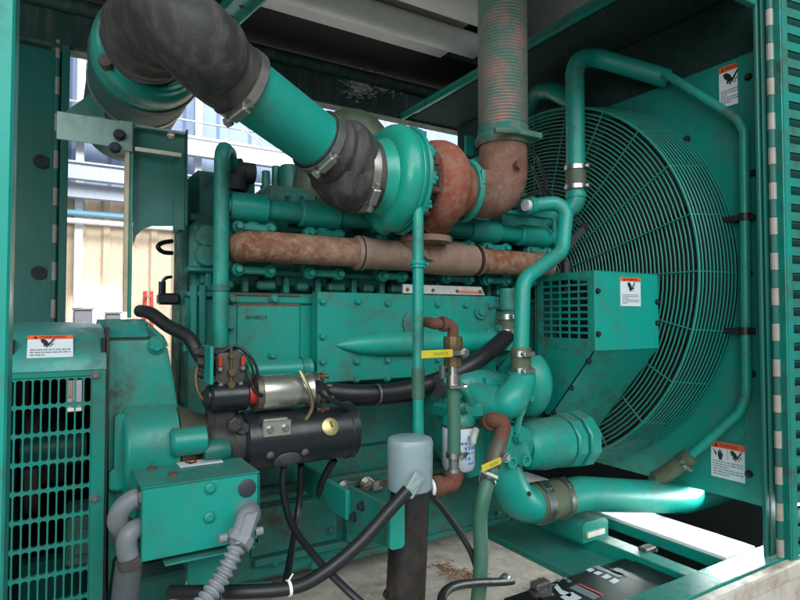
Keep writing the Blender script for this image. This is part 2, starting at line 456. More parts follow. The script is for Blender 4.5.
# trusses under the roof, seen above the turbocharger
for j in range(2):
    m = M(); zb = 4.15+j*1.7
    m.cyl(V((-10,15.2-j,zb)), V((28,15.2-j,zb)), .03, n=8); m.cyl(V((-10,15.2-j,zb+.9)), V((28,15.2-j,zb+.9)), .03, n=8)
    x = -10; k = 0
    while x < 27: m.cyl(V((x,15.2-j,zb+(.9 if k%2 else 0))), V((x+1.3,15.2-j,zb+(0 if k%2 else .9))), .02, n=6); x += 1.3; k += 1
    m.build('roof_truss', BBL, label=('lower' if j==0 else 'upper')+' thin grey blue lattice truss under the hall roof behind the machine', cat='truss', group='trusses under the hall roof')
m = M(); m.box(-12, 30, 3, 17, 9, 9.1, .01); m.build('hall_roof', BLU, kind='structure')
# glaring daylight doorway
c0 = P(73, 297, 15.85); c1 = P(126, 322, 15.85)
m = M(); c_ = (c0+c1)/2
pts = [(-.5,-1),(.5,-1),(.5,.35),(.42,.75),(.2,.95),(-.15,1),(-.4,.7),(-.5,.3)]
m.prism([V((c_.x+x*(c1.x-c0.x), 15.85, c_.z+z*.5)) for x, z in pts], V((0,.05,0)))
m.build('daylight_opening', emit('daylight_glare', (1,.97,.95), 9), label='glaring white daylight opening low in the beige hall wall', cat='window')
# ladder, crates and a far bench
t = thing('step_ladder', 'small red step ladder standing by the far beige wall', 'ladder')
bz = P(149, 330, 14.5).z; tz = P(149, 291, 14.5).z; xa, xb = P(144,300,14.5).x, P(154,300,14.5).x
REDL = plain('red_ladder_paint', (.55,.06,.04), .4)
for k, (y, dx) in enumerate(((14.5,0),(14.9,.05))):
    for sx in (xa-dx, xb+dx):
        m = M(); m.cyl(V((sx, y+(.15 if k==0 else -.0), FLZ)), V(((sx+(xa+xb)/2)/2, 14.65, tz)), .035, n=8); m.build('leg', REDL, t)
for k in range(6):
    z = FLZ+(k+1)*(tz-FLZ)/6.3; q = 1-(k+1)*.08
    m = M(); c = (xa+xb)/2; w = (xb-xa)/2*q; m.box(c-w, c+w, 14.5, 14.66, z-.02, z+.02, .004); m.build('step', STEEL, t)
GRC = plain('grey_crate_paint', (.18,.19,.22), .6)
for (px0, px1, py, lb) in ((74, 93, 310, 'dark grey cabinet on the hall floor left of the glaring opening'), (106, 121, 314, 'low grey crate on the hall floor right of the glaring opening')):
    a = P(px0, py, 14); b = P(px1, py, 14)
    t = thing('storage_cabinet', lb, 'cabinet', 'cabinets by the hall wall')
    m = M(); m.box(a.x, b.x, 14, 14.6, FLZ, a.z, .02); m.build('cabinet_body', GRC, t)
    m = M(); m.box(a.x-.03, b.x+.03, 13.97, 14.63, a.z, a.z+.05, .01); m.build('lid', STEEL, t)

# ================================================================ ENCLOSURE
enc = thing('generator_enclosure', 'green steel generator housing of posts, header, roof and cream base rail around the engine', 'enclosure')
# near left jamb
m = M(); m.box(-.22, P(15,100,1.12).x-.002, 1.12, 1.24, -1.15, 1.7, .004); m.build('door_jamb', GC, enc)
# near header (low, right) and right corner post
pz = P(760, 12, 1.22).z
m = M(); m.box(-1.3, 2.50, 1.20, 1.23, pz, 2.4, .004); m.build('door_header', G, enc)
m = M(); m.box(-1.3, 4.6, 1.15, 3.72, 2.40, 2.45, .004); m.build('roof_panel', ALU, enc)
m = M(); m.box(-1.3, 4.6, 3.62, 3.66, 1.84, 2.40, .004); m.build('roof_back', DARK, enc)
m = M(); m.box(2.7, 4.6, 3.56, 3.6, -1.3, 1.47, .004); m.box(4.3, 4.34, 1.2, 3.56, -1.3, 1.47, .004); m.build('end_panel', DARK, enc)
x0 = P(762, 300, 1.2).x; x1 = P(768, 300, 1.2).x
m = M(); m.box(x0, x1+.16, 1.2, 1.215, -.96, pz+.1, .003); m.build('corner_post', GH, enc)
# far side wall: left panel, posts, header
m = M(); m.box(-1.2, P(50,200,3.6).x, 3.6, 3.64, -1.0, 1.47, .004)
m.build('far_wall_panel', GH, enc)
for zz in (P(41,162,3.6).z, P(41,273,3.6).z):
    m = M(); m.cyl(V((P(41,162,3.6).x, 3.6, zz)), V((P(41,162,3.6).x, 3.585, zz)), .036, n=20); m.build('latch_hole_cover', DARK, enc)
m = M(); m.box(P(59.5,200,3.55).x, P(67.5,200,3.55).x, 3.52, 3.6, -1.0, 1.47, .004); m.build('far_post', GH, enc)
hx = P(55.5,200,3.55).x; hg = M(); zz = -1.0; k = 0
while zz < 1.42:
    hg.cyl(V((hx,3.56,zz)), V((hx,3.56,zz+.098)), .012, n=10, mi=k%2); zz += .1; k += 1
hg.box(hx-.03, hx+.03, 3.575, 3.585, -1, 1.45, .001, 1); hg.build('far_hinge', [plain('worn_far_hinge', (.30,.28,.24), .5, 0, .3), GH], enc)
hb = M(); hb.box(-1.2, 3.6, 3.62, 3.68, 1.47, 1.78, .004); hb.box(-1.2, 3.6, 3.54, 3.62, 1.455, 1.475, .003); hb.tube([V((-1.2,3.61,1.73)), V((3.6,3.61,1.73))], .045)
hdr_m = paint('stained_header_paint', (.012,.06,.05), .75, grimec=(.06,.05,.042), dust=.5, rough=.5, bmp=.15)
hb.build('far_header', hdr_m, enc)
# bare scratched patch on the header
m = M(); rr = random.Random(3)
for i in range(260):
    px = rr.gauss(362, 9); py = rr.gauss(85, 6.5)
    p = P(px, py, 3.612); a = rr.uniform(-.7,.9); l = rr.uniform(.006,.028)
    m.obox(p, V((math.cos(a),0,math.sin(a))), Y_, V((-math.sin(a),0,math.cos(a))), l, .0015, .0014, .0003)
for i in range(28):
    px = rr.uniform(380, 405); py = rr.gauss(86+(px-380)*.2, 4); p = P(px, py, 3.612); a = rr.uniform(.3,1.6); l = rr.uniform(.012,.035)
    m.obox(p, V((math.cos(a),0,math.sin(a))), Y_, V((-math.sin(a),0,math.cos(a))), l, .0015, .0014, .0003)
m.build('scratched_patch', plain('bare_scratches', (.75,.8,.78), .6, 0, .2, 0), enc)
# ceiling: dark strip, plenum ceiling over the radiator, rails
m = M(); m.box(-1.2, 3.6, 3.16, 3.66, 1.80, 1.84, .003); m.build('ceiling_strip', DARK, enc)
m = M(); m.box(-1.3, P(185,0,3.2).x, 1.3, 3.16, 1.80, 1.84, .003); m.build('ceiling_panel', GH, enc)
PLENUM_SHADE = plain('plenum_shade_green', (.004,.04,.033), .95, 0, .4, .5, sc=40)  # shade above the radiator put into a near-black green
m = M(); m.box(2.22, 4.6, 1.26, 3.62, 1.47, 1.50, .003); m.build('plenum_ceiling', PLENUM_SHADE, enc)
a = P(402, 116, 3.58); b = V((a.x, 1.3, a.z))
m = M(); m.box(a.x-.035, a.x+.035, 1.3, 3.54, a.z-.012, a.z+.004, .002); m.box(a.x-.035, a.x-.02, 1.3, 3.54, a.z-.05, a.z-.012, .002); m.cyl(V((a.x,3.4,a.z-.01)), V((a.x,1.32,a.z-.01)), .028, n=16); m.build('ceiling_rail', G, enc)
a = PZ(243, 0, 1.62); b_ = PZ(206, 36, 1.62)
dd = unit(b_-a)
m = M(); sd = dd.cross(Z_); mid = (a+b_)/2
m.obox(mid-dd*.25, dd, sd, Z_, 1.1, .05, .006, .002); m.obox(mid-dd*.25+sd*.05, dd, sd, Z_, 1.1, .006, .05, .002); m.obox(mid-dd*.25-sd*.05, dd, sd, Z_, 1.1, .006, .03, .002)
for k in range(14): m.cyl(mid+dd*(-1.1+k*.13)+sd*.018+Z_*-.006, mid+dd*(-1.1+k*.13)+sd*.018+Z_*-.009, .014, n=12, mi=1)
m.build('slotted_rail', [GL, LK], enc)
# pale metal lining of the roof: sheets and the lagged silencer
m = M(); m.box(P(200,0,3.1).x, 2.22, 2.98, 3.15, 1.77, 1.80, .004); m.box(P(200,0,3.1).x, 2.22, 2.90, 2.97, 1.80, 1.84, .004, 1)
m.box(P(200,0,3.1).x, 2.22, 2.2, 2.90, 1.86, 1.9, .004, 0); m.box(P(200,0,3.1).x, 2.22, 1.3, 2.2, 2.3, 2.33, .004, 0)
m.build('roof_lining', [ALU, GALV], enc)
sil = thing('silencer', 'pale metal exhaust silencer lying level under the housing roof', 'silencer')
m = M(); m.lathe(V((.3,2.5,1.98)), X_, [(0,.2),(.04,.28),(1.82,.28),(1.86,.2)], 48); m.build('silencer_shell', ALU, sil)
m = M(); m.cyl(V((.3,2.87,1.755)), V((2.3,2.87,1.755)), .075, n=28); m.build('side_pipe', ALU, sil)
for xx in (P(388,15,2.62).x, .9):
    m = M(); m.lathe(V((xx,2.5,1.98)), X_, [(0,.28),(0,.286),(.012,.286),(.012,.28)], 48, caps=False); m.build('band', DARK, sil)

# base: deck, wells, rails
m = M(); m.box(-.6, 1.70, 1.27, 2.25, -1.05, -1.0, .003); m.build('base_deck', CREAM, enc)
rr = random.Random(5); m = M()
for i in range(170):
    t_ = rr.random(); p = PZ(438+t_*45+rr.gauss(0,6), 566+t_*16+rr.gauss(0,4), -.998); a = rr.uniform(0,3.1); l = rr.uniform(.003,.016)
    m.obox(p, V((math.cos(a),math.sin(a),0)), V((-math.sin(a),math.cos(a),0)), Z_, l, .0022, .0008, .0003)
m.build('rust_flakes', plain('orange_rust_dust', (.36,.19,.10), .9, 0, .3), enc, kind='stuff')
m = M(); m.box(-.6, 1.70, 2.24, 2.3, -1.25, -.80, .003); m.build('skid_rail', GD, enc)
m = M(); m.box(1.76, 2.02, 1.27, 3.3, -1.06, -1.01, .003); m.build('battery_tray', GD, enc)
m = M(); m.box(2.02, 2.10, 1.275, 3.3, -1.1, -.955, .003); m.build('cross_rail', G, enc)
m = M(); m.box(1.70, 4.32, 1.2, 3.6, -1.3, -1.26, .003); m.build('well_floor', DARK, enc)
m = M(); m.box(2.25, 2.46, 1.275, 2.6, -.945, -.93, .002); m.box(2.25, 2.262, 1.275, 2.6, -.99, -.945, .002, 1); m.build('daylight_plate', [WHITE, G], enc)  # white plate stands in for overexposed daylight seen through the gap
a = P(603, 531, 1.72)
m = M(); z0 = -.955
m.prism([V((1.93,1.70,z0)), V((2.09,1.70,z0)), V((2.09,1.70,z0+.07)), V((2.07,1.70,z0+.085)), V((1.95,1.70,z0+.085)), V((1.93,1.70,z0+.07))], V((0,.16,0)))
m.box(1.95, 2.06, 1.69, 1.70, z0+.02, z0+.045, .001, 1); m.build('foot_bracket', [GD, CREAM], enc, bev=.004)
# near base rail: green top, cream lip and face
m = M(); m.box(-.6, 2.52, 1.165, 1.272, -.965, -.935, .003)
m.build('base_rail_top', GL, enc)
m = M(); m.box(-.6, 3.4, 1.12, 1.163, -1.0, -.94, .006); m.box(-.6, 3.4, 1.135, 1.16, -1.4, -1.0, .002); m.build('base_rail', CREAM, enc)
a = P(718, 600, 1.13); m = M()
m.prism([V((a.x+x*.028, 1.1352, -1.085+z*.055)) for x, z in [(math.cos(q*math.pi/12), math.sin(q*math.pi/12)) for q in range(24)]], V((0,-.003,0))); m.build('lifting_hole', flat('hole_shadow_brown', (.035,.025,.018), .8), enc)
# right hinge + louvred door folded back
hx = P(775, 300, 1.17).x; hg = M(); z = -.93; k = 0
while z < 1.35:
    hg.cyl(V((hx,1.17,z)), V((hx,1.17,z+.068)), .0135, n=10, mi=k%2); z += .07; k += 1
hg.box(hx-.026, hx+.03, 1.188, 1.194, -.93, 1.35, .001, 1)
hg.build('hinge', [plain('worn_hinge_metal', (.36,.33,.28), .5, 0, .3), GH], enc)
dr = thing('louvred_door', 'open green steel door with stacked louvre slots at the right of the housing', 'door')
dx = P(783, 300, 1.15).x; da = R_(-8); du = V((math.cos(da), math.sin(da), 0)); dn = V((du.y, -du.x, 0))
o = V((dx, 1.15, 0)); qd = lambda a, b, d: o + du*a - Z_*b + dn*d
m = M()
m.obox(qd(.0225,-.2,0), du, dn, Z_, .0225, .012, 1.18, .003); m.obox(qd(.006,-.2,-.01), du, dn, Z_, .006, .022, 1.18, .002)
slot_grid(m, qd, .045, -1.38, 1, 34, .6, .0695, .57, .034, .004, .012)
m.build('door_frame', G, dr)
m = M()
for i in range(34):
    z = -(-1.38+(i+.5)*.0695); m.obox(o+du*.34+Z_*(z-.002)-dn*.018, du, unit(dn+Z_*.9), unit(Z_-dn*.9), .29, .02, .0015, .0005)
m.build('louvre', GH, dr)

# ================================================================ RADIATOR
rad = thing('radiator', 'large green radiator face with round opening on the right of the engine', 'radiator')
XR = 2.6; YC, ZC, RO, RI = 2.39, .20, 1.01, .965
ya, yb, za, zb = 1.30, 3.49, -.804, 1.166
N_ = 96; inn = []; out = []
for i in range(N_):
    a = 2*math.pi*i/N_; cy, sz = math.cos(a), math.sin(a); inn.append(V((XR, YC+cy*RO*.985, ZC+sz*RO*.94)))
    ks = []
    if cy > 1e-9: ks.append((yb-YC)/cy)
    if cy < -1e-9: ks.append((ya-YC)/cy)
    if sz > 1e-9: ks.append((zb-ZC)/sz)
    if sz < -1e-9: ks.append((za-ZC)/sz)
    k = min(ks); out.append(V((XR, YC+cy*k, ZC+sz*k)))
for c in ((ya,za),(ya,zb),(yb,za),(yb,zb)):
    i = min(range(N_), key=lambda k: (out[k].y-c[0])**2+(out[k].z-c[1])**2); out[i] = V((XR, c[0], c[1]))
m = M(); n = N_; vs = out+inn+[q+X_*.02 for q in inn]+[q+X_*.02 for q in out]; fs = []
for i in range(n):
    j = (i+1)%n; fs += [[i,j,n+j,n+i],[n+i,n+j,2*n+j,2*n+i],[2*n+i,2*n+j,3*n+j,3*n+i],[3*n+i,3*n+j,j,i]]
m.add(vs, fs); fpl = m.build('face_plate', GD, rad)
ys = PX(743, 300, XR).y
m = M(); m.box(XR-.012, XR, ya-.0, ys, za+.002, zb-.002, .003); m.build('side_flange', GD, rad)
m = M(); m.box(XR+.03, XR+.3, ya, yb, za, zb+.1, .003); m.build('radiator_core', DARK, rad)
m = M(); m.box(XR+.02, XR+.06, ya, yb, zb, 1.46, .003); m.build('plenum_panel', PLENUM_SHADE, rad)
bolts(fpl, [PX(px, py, XR-.014)+V((0,.0,0)) for px, py in ((748.5,77),(753,224-51),(749,273),(752,374),(771-5,410),(749,474),(687,139),(627,114))], V((-1,0,0)), .013, DARK)
for (tl, tr, bl, lay, sd) in (((719,69),(742,62.5),(720,109),'tall',3),((711,440),(745,445),(710,475),'duo',4)):
    A = PX(*tl, XR-.004); B = PX(*tr, XR-.004); C = PX(*bl, XR-.004)
    warn_label(fpl, A, V((0,B.y-A.y,0)), V((0,0,-1)), abs(B.y-A.y), abs(C.z-A.z), lay, sd)
# fan guard
fg = thing('fan_guard', 'big round green wire guard of fine rings over the radiator fan', 'fan guard')
m = M(); XF = 2.35; r = .14; cnt = 0
while r < RI-.01:
    m.torus(V((XF, YC, ZC)) , X_, r, .0036, 72 if r > .3 else 40, 5); r += .0205
m.torus(V((XF, YC, ZC)), X_, RI, .006, 110, 6)
m.build('front_rings', paint('guard_wire_paint', (.006,.27,.2), .3, rough=.45, dust=.3, bmp=0), fg)
m = M()
for i in range(1, 12):
    t_ = i/11.5; m.torus(V((XF+(XR-.01-XF)*t_, YC, ZC)), X_, RI+(RO-RI)*t_, .0040, 110, 5)
m.build('side_rings', GD, fg)
src = None
for i in range(24):
    a = R_(i*15+0); d = V((0, -math.cos(a), math.sin(a)))
    m = M(); c = V((XF-.008, YC, ZC)); m.tube([c+d*.13, c+d*RI, V((XR-.012, YC, ZC))+d*RO], .0031, n=6); m.build('spoke', GD, fg)
m = M(); m.lathe(V((XF-.012,YC,ZC)), X_, [(0,.13),(0,.15),(.02,.15),(.02,.13)], 40, caps=False); m.build('centre_ring', GD, fg)
# fan behind
fan = thing('radiator_fan', 'dark bladed cooling fan turning behind the wire guard', 'fan')
m = M(); m.lathe(V((XF+.05,YC,ZC)), X_, [(0,.05),(.0,.16),(.1,.2),(.14,.2)], 30); m.build('hub', DARK, fan)
for i in range(8):
    a = R_(i*45+12); d = V((0, math.cos(a), math.sin(a))); t_ = X_.cross(d)
    m = M(); c = V((XF+.13,YC,ZC))
    p = [c+d*.17-t_*.06-X_*.03, c+d*.17+t_*.06+X_*.03, c+d*.9+t_*.17+X_*.05, c+d*.9-t_*.15-X_*.06]
    m.prism(p, X_*.008); m.build('blade', DARK, fan)
for (px, py) in ((627,114),(687,140),(737,218),(740,331),(690,417),(737,250)):
    pass
# thin vent pipe across the radiator face
vp = thing('vent_pipe', 'thin green vent pipe bent around the outside of the fan guard', 'pipe')
pts = [PX(664,73,XR-.10), PX(737,119,XR-.06), PX(744,131,XR-.06), PX(746.5,396,XR-.06), PX(739,413,XR-.06), PX(688,458,XR-.12)]
m = M(); m.tube(pts, .0205, n=14, bend=.06); m.build('pipe_run', GP, vp)
for y in (217, 331):
    p = PX(745.3, y, XR-.06); m = M(); m.lathe(p-Z_*.016, Z_, [(0,.026),(.032,.026)], 16); m.box(XR-.03, XR-.0, p.y-.02, p.y+.07, p.z-.014, p.z+.014, .003); m.obox(p+V((.0,.045,0)), X_, Y_, Z_, .012, .045, .012, .002)
    m.build('pipe_clip', BLK, vp)
m = M(); a, b = PX(692,455,XR-.12), PX(654,482,XR-.16); m.tube([a, b], .036, n=18); clamp(m, a.lerp(b,.18), b-a, .036, .022, 1); clamp(m, a.lerp(b,.88), b-a, .036, .022, 1)
m.build('hose_joint', [OLIVE, STEEL], vp)

# ================================================================ ALTERNATOR
alt = thing('alternator', 'green alternator housing with slotted grille and curved shoulder at far left', 'alternator')
Ya = 1.70; xl = P(7,400,Ya).x; xr = P(106,400,Ya).x
zc_ = P(60,371,Ya).z; prof = [(Ya,zc_),(Ya+.008,zc_+.03),(Ya+.05,zc_+.075),(Ya+.13,zc_+.105),(Ya+.26,zc_+.117),(2.9,zc_+.117)]
m = M(); poly = [V((xl, y, z)) for y, z in prof]+[V((xl, 2.9, zc_+.10)), V((xl, Ya+.26, zc_+.10)), V((xl, Ya+.14, zc_+.09)), V((xl,Ya+.07,zc_+.06)), V((xl,Ya+.02,zc_-.0))]
m.prism(poly, V((xr-xl,0,0))); m.build('top_cover', GL, alt, ang=50)
px0 = P(91.5,400,Ya).x; zt = P(50,378,Ya).z
m = M(); m.box(px0, xr, Ya, Ya+.02, -1.2, zc_-.001, .002); m.box(xl, px0, Ya, Ya+.02, zt, zc_-.001, .002)
m.build('grille_border', GD, alt)
pa = (P(91,400,Ya).x-P(23,400,Ya).x)/8.; nb = 10; pb = .0705; na = 11
m = M(); qg = lambda a, b, d: V((px0-a, Ya, zt-b)) + V((0,-d,0))
slot_grid(m, qg, 0, 0, na, nb, pa, pb, pa*.79, pb*.90, pa*.34, .012); m.build('grille', GD, alt)
m = M(); m.box(xl, xl+.012, Ya+.02, 2.9, -1.2, zc_+.08, .002); m.box(xr-.012, xr, Ya+.02, 2.9, -1.2, zc_+.08, .002); m.box(xl,xr,Ya+.02,2.9,-1.2,-1.19,.002)
ha, hb2 = P(68,380,2.9), P(90,410,2.9)
m.box(xl, ha.x, 2.88, 2.9, -1.2, zc_+.1, .002); m.box(hb2.x, xr, 2.88, 2.9, -1.2, zc_+.1, .002); m.box(ha.x, hb2.x, 2.88, 2.9, ha.z, zc_+.1, .002); m.box(ha.x, hb2.x, 2.88, 2.9, -1.2, hb2.z, .002)
m.build('inner_casing', DARK, alt)
m = M(); m.cyl(V((xl+.03,2.1,-.42)), V((px0-.05,2.1,-.42)), .09, n=24); m.cyl(V((xl+.03,2.1,-.42)), V((px0-.12,2.1,-.42)), .17, n=24)
m.build('rotor', plain('rotor_metal', (.09,.08,.065), .6), alt)
m = M(); m.cyl(V((xl+.02,1.95,-.38)), V((px0,1.95,-.38)), .05, n=20); m.build('cross_tube', GH, alt)
m = M(); a = P(66,515,1.95); m.box(a.x, a.x+.13, 1.9, 2.1, a.z-.14, a.z, .01); m.box(a.x+.02, a.x+.10, 1.88, 1.9, a.z-.10, a.z-.03, .006); m.build('terminal_block', plain('pale_green_plastic', (.12,.28,.22), .5), alt)
bolts(alt, [P(95.5,375,Ya), P(94.5,498,Ya)], V((0,-1,0)), .009, GALV)
A = P(27.5,344.5,Ya+.05); B = P(73,342.5,Ya+.05)
u = V((1,0,0)); vv = unit(V((0,-.04,-.05)))
warn_label(alt, V((A.x, Ya+.052, zc_+.088)), u, unit(V((0,-.046,-.062))), B.x-A.x, .068, 'wide', 6)
# ================================================================ ENGINE
eng = thing('diesel_engine', 'large green in-line diesel engine filling the housing between alternator and radiator', 'engine')
YB = 2.0
def W(px, py, Y=YB): return P(px, py, Y)
xL = W(186, 300).x; xR = W(545, 300).x
zdeck = W(300, 292).z; zpan = -.93; zhd = P(300, 228, 2.06).z
# block: upper, middle, lower steps
m = M(); m.box(xL, .52, 2.0, 2.28, -.50, zdeck-.02, .01); m.box(.521, xR, 2.0, 2.8, -.50, zdeck-.021, .01); m.build('engine_block', GB, eng)
m = M(); zl = W(300, 398).z
m.box(xL+.05, xR-.05, 2.02, 2.9, -.62, -.30, .02); m.box(W(236,500).x, W(520,500).x, 1.985, 2.9, W(380,478).z-.02, W(380,470).z, .008)
m.build('crankcase', GB, eng)
# oil pan with flange, ledge and plugs
m = M(); xa, xb = W(150,520).x, W(525,500).x
m.box(xa, xb, 1.97, 2.9, -.645, -.62, .006); m.box(xa+.04, xb-.04, 2.0, 2.85, zpan, -.645, .018)
m.box(W(250,520).x, W(336,520).x, 1.985, 2.0, W(290,548).z, W(290,502).z, .006); m.box(W(252,520).x, W(400,520).x, 1.972, 2.0, -.865, -.84, .006)
m.box(W(310,520).x, xb-.1, 1.985, 2.01, -.925, -.90, .006)
m.build('oil_pan', GB, eng)
pan = W(0,0)
m = M(); cpl = W(265,522); m.lathe(V((cpl.x,2.0,cpl.z)), V((0,-1,0)), [(0,.055),(.012,.05),(.012,.025),(.006,.02)], 20); m.lathe(V((cpl.x,2.0,cpl.z)), V((0,-1,0)), [(0,.016),(.01,.016)], 12); m.build('pan_plug', GB, eng)
m = M(); a = W(345,489,1.98); b = W(385,533,1.98); m.box(a.x, b.x, 1.955, 2.0, b.z, a.z, .008); ip = m.build('inspection_plate', GB, eng)
bolts(ip, [W(350,500,1.955), W(349,524,1.955), W(379,528,1.955)], r=.012, mat=GB)
bolts(eng, [W(402,513,1.98), W(497,514,1.98), W(330,530,1.985), W(274,562,1.985)], r=.012, mat=GB)
# left end of the engine: end plate, ribs, dark gap
m = M(); m.box(W(174,300,2.2).x, xL+.03, 2.10, 2.22, -.9, P(180,178,2.2).z-.02, .01); m.build('rear_plate', GB, eng)
m = M()
for px in (193, 202): a = W(px, 250); m.box(a.x-.012, a.x+.012, 1.975, 2.0, W(200,345).z, W(200,285).z, .005)
m.box(W(189,300).x, W(216,300).x, 1.985, 2.03, W(200,268).z-.005, W(200,224).z, .012); m.box(W(186,300).x, W(213,300).x, 1.98, 2.0, W(200,272).z, W(200,268).z, .004)
for py in (237, 256): a = W(206, py); m.lathe(V((a.x,1.985,a.z)), V((0,-1,0)), [(0,.042),(.006,.04),(.012,.034)], 24)
m.build('end_casting', GB, eng)
# deck strip with cast pockets
m = M(); zt = W(300,277).z; zb = W(300,294).z
m.box(xL, xR, 1.985, 2.05, zt, zt+.022, .006); m.box(xL, xR, 1.98, 2.05, zb-.018, zb, .005)
x = xL+.06; k = 0
while x < xR-.1:
    wd = .07 if k % 2 else .045
    m.box(x, x+.022, 1.985, 2.03, zb, zt, .005); m.box(x+.05, x+.05+wd, 1.978, 2.03, zb+.012, zt-.018, .010); x += .05+wd+.03; k += 1
m.build('deck_casting', GB, eng)
# cylinder heads and rocker covers
nh = 6; hw = (xR-.05-xL-.02)/nh
for i in range(nh):
    x = xL+.02+i*hw
    yb = 2.30 if i == 0 else 2.75
    m = M(); m.box(x+.006, x+hw-.006, 2.04, yb, zdeck+.0, .34, .012); m.box(x+.03, x+hw-.03, 2.015, 2.05, zdeck+.02, zdeck+.06, .006)
    m.build('cylinder_head', GB, eng)
    m = M(); zt_ = .535 if i < 1 else .515
    m.box(x+.012, x+hw-.012, 2.11, yb-.04, .34, zt_, .03); m.box(x+.004, x+hw-.004, 2.09, yb-.02, .34, .37, .006)
    m.cyl(V((x+hw*.5,2.10,.36)), V((x+hw*.5,2.10,.47)), .035, n=16)
    m.build('rocker_cover', GB, eng)
bolts(eng, [V((xL+.02+i*hw+o, 2.3, .52)) for i in range(3) for o in (.08,.17)], Z_, .022, GB)
m = M()
for i, (px, py) in enumerate(((266,171),(276,166),(281,172))): a = P(px, py, 2.3); m.cyl(V((a.x,2.3,.5)), V((a.x,2.3,a.z)), .018, n=8, b=.004)
m.cyl(V((P(290,168,2.25).x,2.25,.5)), P(290,166,2.25), .045, n=18, b=.008); m.build('breather_cap', GB, eng)
# coolant manifold: stepped tube in front of the heads
YW = 1.93; zw = P(300, 213, YW).z
zz = P(230,206,YW).z
cw = lambda px: V((P(px, 210, YW).x, YW, zz-.0))
m = M(); m.cyl(cw(224), cw(556), .036, n=24)
m.build('coolant_manifold', GP, eng)
for (a, b) in ((229,267),(299,338),(372,402),(468,497),(517,546)):
    m = M(); m.lathe(cw(a), X_, [(0,.043),(.006,.049),((cw(b)-cw(a)).x-.006,.049),((cw(b)-cw(a)).x,.043)], 28)
    q = cw((a+b)/2+6); m.cyl(V((q.x,YW+.02,zz-.02)), V((q.x,YW+.05,zz-.13)), .036, n=18); m.build('manifold_sleeve', GP, eng)
# pushrod-side cover panels
def panel(name, px0, px1, py0, py1, Y0, th, mat, parent=eng, refpx=None):
    r = refpx or (px0+px1)/2
    m = M(); a, b = P(px0, py0, Y0), P(px1, py1, Y0); zt = P(r, py0, Y0).z; zb = P(r, py1, Y0).z
    m.box(a.x, b.x, Y0, Y0+th, zb, zt, .004); return m.build(name, mat, parent), zb, zt
o, zb1, zt1 = panel('side_cover', 237, 300, 304, 366, 1.965, .04, G)
m = M(); m.box(W(214,300).x, W(316,300).x, 1.975, 2.01, zt1+.001, zt1+.03, .005); m.box(W(299,300,1.97).x, W(317,300,1.97).x, 1.98, 2.02, W(300,385).z, zt1, .01)
m.box(W(226,300).x, W(237,300).x, 1.972, 2.01, W(230,366).z, zt1, .006); m.build('cover_surround', G, eng)
m = M(); m.box(W(237,300,1.963).x, W(300,300,1.963).x, 1.9635, 1.966, zt1-.006, zt1+.002, .001); m.box(W(216,300,1.97).x, W(300,300,1.97).x, 1.972, 1.976, zt1+.028, zt1+.034, .001)
m.build('rust_seam', R4, eng)
bolts(o, [P(px,py,1.963) for px,py in ((230,326),(232,299),(274,299),(272,355),(243,372))], r=.0125, mat=G)
m = M(); a = P(246,315.5,1.963); q = lambda a_, b_, d: a + X_*a_ - Z_*b_ - Y_*d
put_text(m, '80108213', q, 0, 0, .072, .012, .002, 0); m.build('stamped_number', LK, eng)
Yp = 1.90
o, zb2, zt2 = panel('large_side_cover', 318, 497, 294, 378, Yp, .06, G)
m = M(); m.box(P(497,300,Yp+.02).x, P(516,300,Yp+.02).x, Yp+.02, 2.02, zb2+.02, zt2-.0, .006); m.build('cover_end', G, eng)
bp = [(322,301),(357,301),(387,303),(437,304),(465,305),(489,306),(322,336),(322,361),(323,381),(356,361),(356,379),(387,360),(387,378),(437,359),(465,357),(436,375),(491,305),(497,306),(493,371)]
bolts(o, [P(px,py,Yp) for px,py in bp], r=.0120, mat=G)
m = M(); za = P(345,345,Yp).z; a = P(337,345,Yp-.005); 
m.lathe(V((a.x,Yp,za)), X_, [(0,.004),(.03,.018),(.09,.036),(.18,.046),(.30,.048),(P(497,345,Yp).x-a.x,.048)], 28)
m.lathe(V((P(494,345,Yp).x,Yp,za)), X_, [(0,.048),(.004,.056),(.02,.056),(.03,.06),(.1,.05)], 28)
m.build('tapered_gallery', GC, eng)
m = M(); a = P(498,331,Yp-.02); m.box(a.x-.06, a.x+.02, Yp-.03, Yp+.05, a.z-.045, a.z+.012, .014); m.build('gallery_bracket', G, eng)
bolts(eng, [P(499,329,Yp-.03)], r=.016, mat=G)
m = M(); a = P(480,311,Yp); m.lathe(a, V((0,-1,0)), [(0,.034),(.012,.034),(.012,.02),(.02,.02)], 22); m.build('round_plug', G, eng)
m = M(); a = P(413,323,Yp); m.lathe(a, V((0,-1,0)), [(0,.05),(.01,.05),(.014,.03)], 24); m.build('drain_boss', GB, eng)
# silver rating strip on top edge of the cover
m = M(); YZ_ = 1.896; a = P(403,287,YZ_); b = P(485,300,YZ_); w_ = b.x-a.x; zt = P(440,285.5,YZ_).z; zb = zt2+.003
m.prism([V((a.x,YZ_,zt)), V((b.x-.02,YZ_,zt)), V((b.x,YZ_,zb)), V((a.x,YZ_,zb))], V((0,.006,0)), 0)
m.prism([V((a.x+w_*.62,YZ_-.002,zt-.018)), V((b.x-.016,YZ_-.002,zt-.018)), V((b.x-.007,YZ_-.002,zb+.006)), V((a.x+w_*.66,YZ_-.002,zb+.006))], V((0,.002,0)), 1)
for k in range(4): m.cyl(V((a.x+.02+k*.12,YZ_+.001,zt-.02)), V((a.x+.02+k*.12,YZ_-.004,zt-.02)), .007, n=8, mi=2)
m.build('rating_strip', [plain('worn_aluminium', (.62,.64,.60), .42, .4, .35, sc=40), flat('faded_red', (.55,.13,.10), .5), BRASS], eng)
